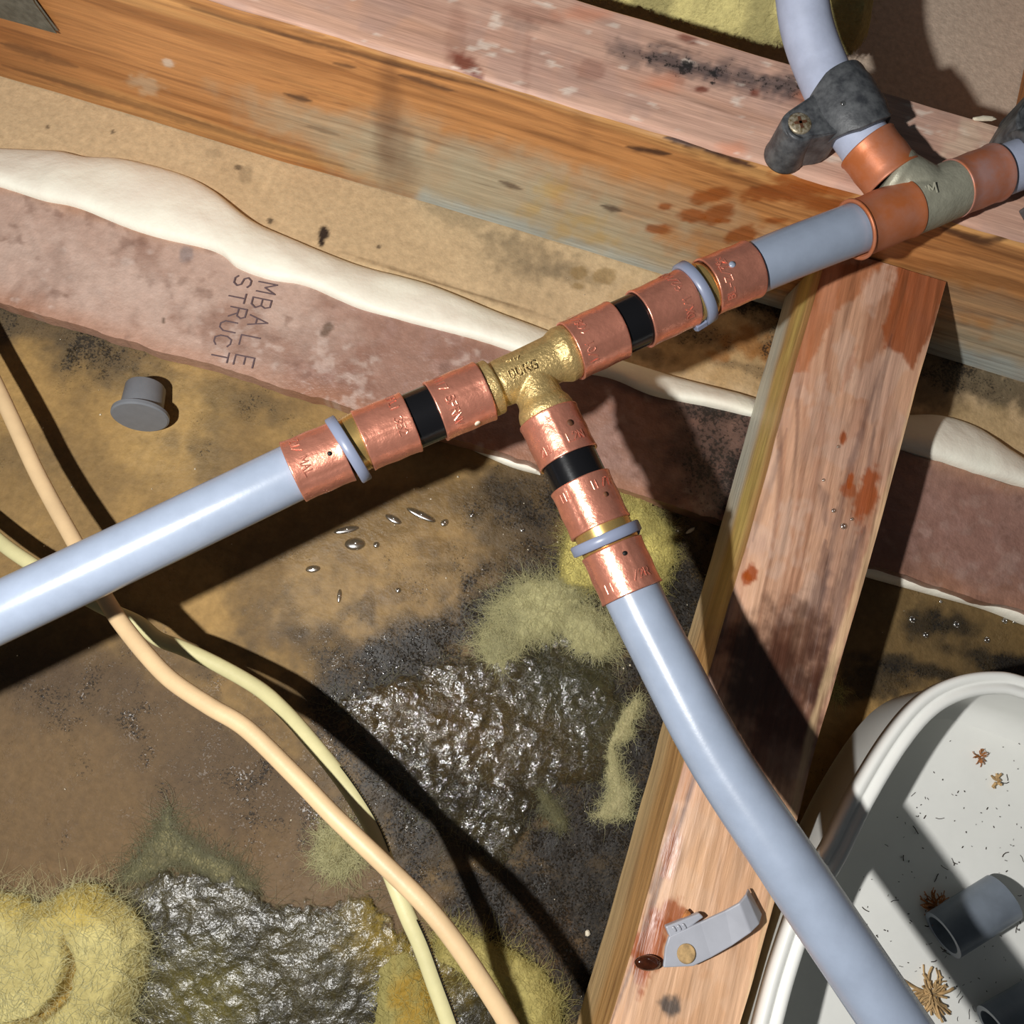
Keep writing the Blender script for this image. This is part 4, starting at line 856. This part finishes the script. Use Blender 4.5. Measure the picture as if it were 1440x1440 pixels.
for i in range(len(yp)):
    q = proj(np.array([yp[i]]))[0]
    if 1085 < q[1] < 1195 or 1300 < q[1] < 1440:
        d = (yp[i + 1] - yp[i - 1]).normalized(); u = d.cross(Vector((0, 0, 1))).normalized()
        for s in (0, .5):
            c0 = yp[i].lerp(yp[i + 1], s); side = u if proj(np.array([c0 + u * .003]))[0][0] > q[0] else -u
            c0 = c0 + side * .0022 + Vector((0, 0, .0013)); a = side * .0006 - Vector((0, 0, .0005)); b = d * .0009; nn = Vector((0, 0, .0001)) + side * .0001; o_ = len(dm.v)
            L_ = [(c0 - b, c0 + b)] + ([(c0, c0 + a * 1.2)] if s == 0 else [])
            for p, q2 in L_:
                dd = (q2 - p).normalized(); sd = dd.cross(Vector((side.x, side.y, 1)).normalized()) * .00016; o_ = len(dm.v)
                dm.v += [p - sd + nn, p + sd + nn, q2 + sd + nn, q2 - sd + nn, p - nn * 3, q2 - nn * 3]; dm.f += [(0 + o_, 1 + o_, 2 + o_, 3 + o_), (o_, o_ + 3, o_ + 5, o_ + 4), (o_ + 1, o_ + 4, o_ + 5, o_ + 2)]
pm = dm.build('printed_marks', M['inkblack'], oy, smooth=False); pm['label'] = 'tiny black dashes printed along the sheath'; pm['kind'] = 'stuff'

# ---------------------------------------------------------------- grey plug cap
def cap():
    n = Vector((.275, -.92, .24)).normalized(); rf, rt, L_ = .0112, .0084, .0150
    foot = V(at(194, 595, .0)); c0 = V(at(196, 587, .0118)); c0.z = rf * math.sqrt(1 - n.z ** 2) + .0003
    vs, fs = lathe(c0, -n, [(-.0001, .0003), (0, rf - .0007), (.0005, rf), (.0019, rf), (.0024, rf - .0006), (.0026, rt), (L_ - .0006, rt - .0005), (L_, rt - .0008), (L_, rt - .0022), (.004, rt - .0024), (.004, .0002)], 56)
    o = mk('end_cap', vs, fs, M['cap']); o.modifiers.new('b', 'EDGE_SPLIT').split_angle = math.radians(35)
    tag(o, 'grey plastic flanged cap lying on its side on the brown board at the left', 'cap')
cap()

# ---------------------------------------------------------------- white tub
def tub():
    root = thing('white_tub', 'white plastic tub with rounded rim in the bottom right corner, catching debris', 'container')
    ZR = .056
    # rim centre line: visible part from the photograph, the rest closed off-frame
    vis = [(1000, 1860), (1040, 1620), (1083, 1440), (1108, 1350), (1140, 1262), (1178, 1195), (1215, 1120), (1262, 1043), (1305, 993), (1350, 968), (1400, 960), (1445, 968), (1560, 1010), (1700, 1080)]
    W = [at(a, b, ZR) for a, b in vis]
    a, b = W[0], W[-1]; far = a + (b - a) * .5 + np.array([.10, -.07, 0])
    W += [b + np.array([.04, -.02, 0]), b + np.array([.055, -.06, 0]), far + np.array([.05, -.03, 0]), a + np.array([.09, -.06, 0]), a + np.array([.03, -.045, 0])]
    cl = [V(p) for p in W]; m = len(cl); pts = []
    for i in range(m):
        for k in range(10):
            t = k / 10; p0, p1, p2, p3 = cl[i - 1], cl[i], cl[(i + 1) % m], cl[(i + 2) % m]
            pts.append(.5 * ((2 * p1) + (p2 - p0) * t + (2 * p0 - 5 * p1 + 4 * p2 - p3) * t * t + (3 * p1 - p0 - 3 * p2 + p3) * t ** 3))
    M_ = len(pts); cen = sum(pts, Vector()) / M_
    nor = []
    for i in range(M_):
        d = (pts[(i + 2) % M_] - pts[i - 2]); nn = Vector((d.y, -d.x, 0)).normalized()
        if nn.dot(pts[i] - cen) < 0: nn = -nn
        nor.append(nn)
    nor = [(nor[i - 3] + nor[i - 1] + nor[i] + nor[(i + 1) % M_] + nor[(i + 3) % M_]).normalized() for i in range(M_)]
    def loft(prof, name, closed=False, capb=False, mat='tub', par=root):
        vs = []; fs = []; k = len(prof)
        for off, z in prof:
            for i in range(M_):
                p = pts[i] + nor[i] * off; vs.append((p.x, p.y, z))
        for j in range(k if closed else k - 1):
            for i in range(M_):
                i2 = (i + 1) % M_; j2 = (j + 1) % k; fs.append((j * M_ + i, j2 * M_ + i, j2 * M_ + i2, j * M_ + i2))
        if capb:
            c0 = len(vs); zc = prof[-1][1]; last = [(vs[(k - 1) * M_ + i][0], vs[(k - 1) * M_ + i][1], zc) for i in range(M_)]; vs += last
            cx, cy = sum(p[0] for p in last) / M_, sum(p[1] for p in last) / M_; vs.append((cx, cy, zc))
            fs += [(c0 + i, c0 + (i + 1) % M_, c0 + M_) for i in range(M_)]
        return mk(name, vs, fs, M[mat], par)
    # rim: two rounded steps
    loft([(.0034, ZR - .007), (.0040, ZR - .001), (.0034, ZR + .0006), (.0022, ZR + .0010), (.0008, ZR + .0004), (.0003, ZR - .0004), (-.0004, ZR + .0004), (-.0018, ZR + .0016), (-.0034, ZR + .0012), (-.0040, ZR), (-.0036, ZR - .003), (.0022, ZR - .0022), (.0024, ZR - .007)], 'rim', closed=True)
    loft([(.0014, ZR - .003), (-.002, .012), (-.006, .003), (-.012, .0006)], 'outer_wall')
    loft([(-.0030, ZR - .002), (-.0048, .028), (-.0065, .022), (-.0100, .0190), (-.0130, .0180)], 'inner_wall', capb=True)
    return root
tub()
# things in the tub
def offcut(pts, r, label, mat='offcut'):
    path = [V(at(a, b, z)) for a, b, z in pts]; path = [path[0].lerp(path[-1], t / 6) for t in range(7)]
    vs, fs = sweep(path, r, 36, ri=r - .0018); o = mk('pipe_offcut', vs, fs, M[mat]); o.modifiers.new('b', 'EDGE_SPLIT').split_angle = math.radians(40)
    tag(o, label, 'pipe', 'grey pipe offcuts in the tub'); return o
offcut([(1326, 1315, .0272), (1411, 1262, .0272)], .0086, 'short dark grey pipe offcut lying whole on the tub floor')
offcut([(1400, 1450, .0274), (1500, 1392, .0274)], .0088, 'grey pipe offcut at the very corner of the tub, mostly cut off by the frame')
def shred(cx, cy, z, R_, n, mat, label, name='wood_shavings', seed=0, th=.00018, stuff=True):
    rs = random.Random(seed); mb = MB(); c0 = V(at(cx, cy, z))
    for i in range(n):
        a = rs.random() * 6.283; rr = R_ * rs.random() ** .8; p = c0 + Vector((math.cos(a) * rr * .4, math.sin(a) * rr * .4, rs.random() * R_ * .25)); a2 = a + rs.uniform(-.6, .6); L_ = R_ * rs.uniform(.3, .9); bnd = rs.uniform(-1.2, 1.2)
        path = []
        for k in range(4): path.append(p.copy()); p = p + Vector((math.cos(a2), math.sin(a2), rs.uniform(-.3, .3))) * L_ / 3; p.z = max(p.z, z); a2 += bnd / 3
        mb.add(sweep(path, th * rs.uniform(.6, 1.6), 4))
    o = mb.build(name, M[mat], smooth=False); tag(o, label, 'debris', kind='stuff' if stuff else None); return o
shred(1316, 1274, .0188, .0065, 60, 'shred', 'small red brown tangle of shavings at the end of the pipe offcut', seed=1)
shred(1307, 1395, .0186, .0085, 60, 'shredtan', 'tan tuft of shavings on the tub floor below the offcut', seed=2, th=.00035)
shred(1378, 1064, .0192, .0035, 26, 'shred', 'small orange shavings on the tub floor near the rim', seed=3)
shred(1400, 1098, .0190, .0030, 14, 'shredtan', 'pale curled shaving on the tub floor near the rim', seed=4, th=.0004)
def flecks():
    rs = random.Random(5); mb = MB()
    for i in range(230):
        px, py = rs.uniform(1180, 1440), rs.uniform(1040, 1440)
        if (px - 1180) * 1.0 < (1250 - py) * .55 + 20 or px - 1090 < (1440 - py) * .45 + 30: continue
        p = V(at(px, py, .0184)); a = rs.random() * 6.28; L_ = rs.choice([.0005, .0006, .0008, .0025]) * rs.uniform(.6, 1.4); path = []
        for k in range(4): path.append(p.copy()); p = p + Vector((math.cos(a), math.sin(a), 0)) * L_ / 3; a += rs.uniform(-.5, .5)
        mb.add(sweep(path, rs.uniform(.00006, .0002), 5))
    o = mb.build('debris_flecks', M['fleck'], smooth=False); tag(o, 'tiny dark flecks scattered over the tub floor', 'debris', kind='stuff')
flecks()

# ---------------------------------------------------------------- grey saddle strap on the shorter timber
def strap():
    root = thing('broken_clip', 'broken light grey plastic clip lying on the shorter timber near the bottom', 'pipe clip')
    zb = .0508; zt = .0535
    def prism(poly, z0s, z1s, name, mat='clipgrey', hole=None, par=root):
        n = len(poly); vs = [V(at(a, b, z)) for (a, b), z in zip(poly, z1s)]; vs += [Vector((v.x, v.y, z)) for v, z in zip(vs, z0s)]
        fs = [tuple(range(n)), tuple(reversed(range(n, 2 * n)))] + [(i, i + n, (i + 1) % n + n, (i + 1) % n) for i in range(n)]
        o = mk(name, vs, fs, M[mat], par, smooth=False); b = o.modifiers.new('bevel', 'BEVEL'); b.width = .0005; b.segments = 2; return o
    # bar made of cross sections so it can curl up at its right end
    secs = [((936, 1332), (933, 1361), zt), ((941, 1317), (975, 1359), zt + .0004), ((985, 1297), (1000, 1347), zt + .001), ((1020, 1281), (1030, 1330), zt + .0025), ((1040, 1270), (1056, 1312), zt + .0045), ((1050, 1258), (1068, 1300), zt + .0030), ((1053, 1250), (1072, 1286), zt - .0008)]
    vs = []; fs = []
    for (a, b, z) in secs:
        for (p, zz) in ((a, z), (b, z)): vs.append(V(at(*p, zz)))
        vs.append(vs[-1] - Vector((0, 0, .0016))); vs.append(vs[-3] - Vector((0, 0, .0016)))
    for i in range(len(secs) - 1):
        a = 4 * i
        for k in range(4): k2 = (k + 1) % 4; fs.append((a + k, a + k2, a + 4 + k2, a + 4 + k))
    fs += [(3, 2, 1, 0), tuple(range(len(vs) - 4, len(vs)))]
    o = mk('strap', vs, fs, M['clipgrey'], root, smooth=False); b = o.modifiers.new('bevel', 'BEVEL'); b.width = .0004; b.segments = 2
    c0 = V(at(965, 1341, zt + .0009)); vs, fs = lathe(c0, (0, 0, 1), [(0, .0031), (.0003, .0031), (.0004, .0026), (.0001, .0002)], 24); mk('screw_hole', vs, fs, M['shredtan'], root)
    prism([(936, 1303), (984, 1284), (990, 1290), (968, 1306), (962, 1312), (942, 1318)], [zb] * 6, [zt + .0002] * 6, 'ratchet_block')
    for k in range(3):
        x0 = 944 + k * 7; y0 = 1304 - k * 2; prism([(x0, y0), (x0 + 4, y0 - 2), (x0 + 9, y0 + 6), (x0 + 5, y0 + 8)], [zt] * 4, [zt + .001] * 4, 'tooth')
    prism([(955, 1298), (966, 1278), (973, 1285), (962, 1302)], [zb] * 4, [zb + .001] * 4, 'broken_edge', 'shred')
strap()
c0 = V(at(911, 1354, .0505)); vs = []; fs = []
vs, fs = lathe(Vector((0, 0, 0)), (0, 0, 1), [(0, .0042), (.0006, .0040), (.0012, .0028), (.0015, .0001)], 24)
vs = [c0 + Vector((v.x * 1.0 + v.y * .3, v.y * .62, v.z)) for v in vs]; tag(mk('resin_blob', vs, fs, M['resin']), 'glossy dark resin blob beside the broken grey clip', 'resin')

# ---------------------------------------------------------------- steel bracket corner, crumbs, water
p = [aty(-60, -40, JY0 - .0014), aty(30, -40, JY0 - .0014), aty(49, 0, JY0 - .0014), aty(80, 42, JY0 - .0014), aty(0, 20, JY0 - .0014), aty(-60, 6, JY0 - .0014)]
vs = [V(q) for q in p]; vs += [v + Vector((0, -.0014, 0)) for v in vs]
br = mk('steel_bracket', vs, [tuple(range(6)), tuple(reversed(range(6, 12)))] + [(i, (i + 1) % 6, (i + 1) % 6 + 6, i + 6) for i in range(6)], M['steel'], smooth=False)
tag(br, 'dark pointed steel bracket tip on the joist in the top left corner', 'bracket'); b_ = br.modifiers.new('bevel', 'BEVEL'); b_.width = .0004
def crumb(px, py, z, r, mat, label, name='crumb', sx=1.6, group=None, seed=0):
    rs = random.Random(seed + int(px)); c0 = V(at(px, py, z)); vs, fs = lathe(Vector((0, 0, 0)), (0, 0, 1), [(0, r * .5), (r * .4, r), (r * .9, r * .7), (r * 1.1, r * .1)], 9)
    a = rs.random() * 3.14; vs = [c0 + Matrix.Rotation(a, 3, 'Z') @ Vector((v.x * sx * rs.uniform(.8, 1.2), v.y * rs.uniform(.7, 1.1), v.z)) for v in vs]
    tag(mk(name, vs, fs, M[mat], smooth=False), label, 'debris', group)
crumb(935, 551, .0105, .0013, 'chip', 'white crumb on the dark part of the strip right of the brass tee', sx=2)
crumb(1008, 838, .0004, .0022, 'bark', 'brown wood chip on the black mould beside the shorter timber', 'wood_chip', sx=1.8)
crumb(1002, 856, .0004, .0016, 'chip', 'pale pebble-like crumb under the brown wood chip', sx=1.7)
crumb(971, 746, .0004, .0008, 'chip', 'small pale fleck on black mould right of the yellow lump', sx=3)
crumb(826, 1312, .0004, .0012, 'chip', 'round pale crumb on black mould near the bottom', sx=1.1)
crumb(1383, 168, .0902, .0012, 'chip', 'pale wood splinter on the joist top near the right clip', 'wood_splinter', sx=4)
def grit():
    rs = random.Random(9); vs = []; fs = []
    for i in range(420):
        px, py = rs.uniform(0, 1440), rs.uniform(380, 1440)
        if i % 3: px, py = rs.gauss(820, 130), rs.gauss(830, 190)
        p = at(px, py, .0003)
        if p[1] > .205 or (.10 < p[1] < .168): continue
        if px > 1150 and py > 960: continue
        r_ = rs.choice([.00018, .00025, .0004]) * rs.uniform(.7, 1.3); a = rs.random() * 3.14; ca, sa = math.cos(a) * r_, math.sin(a) * r_; e = rs.uniform(.4, 1); o = len(vs); x, y, z = p
        vs += [(x + ca, y + sa, z), (x - sa * e, y + ca * e, z), (x - ca, y - sa, z), (x + sa * e, y - ca * e, z), (x, y, z + r_ * .8), (x, y, z - r_ * .3)]
        fs += [(o, o + 1, o + 4), (o + 1, o + 2, o + 4), (o + 2, o + 3, o + 4), (o + 3, o, o + 4), (o + 1, o, o + 5), (o + 2, o + 1, o + 5), (o + 3, o + 2, o + 5), (o, o + 3, o + 5)]
    tag(mk('grit', vs, fs, M['chip'], smooth=False), 'fine pale grit scattered over the damp board', 'debris', kind='stuff')
grit()
def drop(px, py, z, r, label, group, sx=1., ang=0., hk=.55):
    c0 = V(at(px, py, z)); vs, fs = lathe(Vector((0, 0, 0)), (0, 0, 1), [(-.0002, r), (r * hk * .25, r * .97), (r * hk * .6, r * .8), (r * hk * .85, r * .5), (r * hk, r * .02)], 16)
    R3 = Matrix.Rotation(ang, 3, 'Z'); vs = [c0 + R3 @ Vector((v.x * sx, v.y, v.z)) for v in vs]
    tag(mk('water_drop', vs, fs, M['water']), label, 'water', group)
BD = 'droplets on the board right of the shorter timber'
for x, y, r, l in ((1345, 878, 6, 'largest round droplet on the brown board between the strip and the tub'), (1302, 893, 5, 'round droplet on a black mould spot nearest the rim of the tub'), (1388, 900, 5.5, 'round droplet on the brown board closest above the tub rim at right'),
                (1413, 873, 5, 'left droplet of the pair under the thin adhesive line at the right edge'), (1427, 874, 4, 'right droplet of the pair under the thin adhesive line at the right edge'), (1283, 871, 6, 'faint flat droplet nearest the shorter timber on the brown board'), (1323, 846, 3, 'tiny droplet just under the thin adhesive line, above the black spots')):
    drop(x, y, .0003, r * .00025, l, BD)
for x, y, r, l in ((1179, 628, 3, 'upper droplet on the shorter timber by the small rusty nick'), (1172, 718, 3.5, 'droplet left of the rusty stain on the shorter timber'), (1186, 740, 5, 'largest droplet on the shorter timber, under the rusty stain'), (1158, 675, 2.5, 'tiny dark droplet on the shorter timber left of the rusty stain'), (1198, 730, 2.5, 'tiny droplet inside the rusty stain of the shorter timber')):
    drop(x, y, .0545, r * .00024, l, 'droplets on the shorter timber')
for x, y, r, l in ((1186, 145, 4.5, 'larger droplet on the middle of the black clip with the screw'), (1218, 156, 3, 'smaller droplet on the right side of the black clip with the screw')):
    drop(x, y, ZP + .0118, r * .00022, l, 'droplets on the clip')
WB = 'water beads in the wet patch'
for x, y, r, s, a, l in ((592, 724, 4, 4.5, -.15, 'long glinting streak of water below the left coupling'), (553, 730, 4, 2.5, -.2, 'short glinting water bead just left of the long streak'), (625, 735, 4, 1.2, .9, 'small round water bead just right of the long streak'), (487, 745, 4, 3.5, .5, 'slanted glinting streak of water farthest left below the coupling'),
                   (499, 765, 7, 1.6, .3, 'broad flat water bead under the slanted streak'), (529, 766, 3.5, 1, 0, 'round water bead between the slanted streak and the long streak'), (664, 724, 3, 1, 0, 'water bead on the mould specks below the black pipe stub'), (735, 745, 3, 1, 0, 'water bead on dark mould left of the lower coupling'),
                   (440, 800, 4, 2, .4, 'flat water bead at the left end of the wet patch'), (477, 838, 2.5, 3, 1.8, 'upright thin water streak at the bottom of the wet patch'), (560, 830, 3, 1, 0, 'lone water bead at the bottom of the wet patch')):
    drop(x, y, .0003, r * .00038, l, WB, s, a, hk=.32)
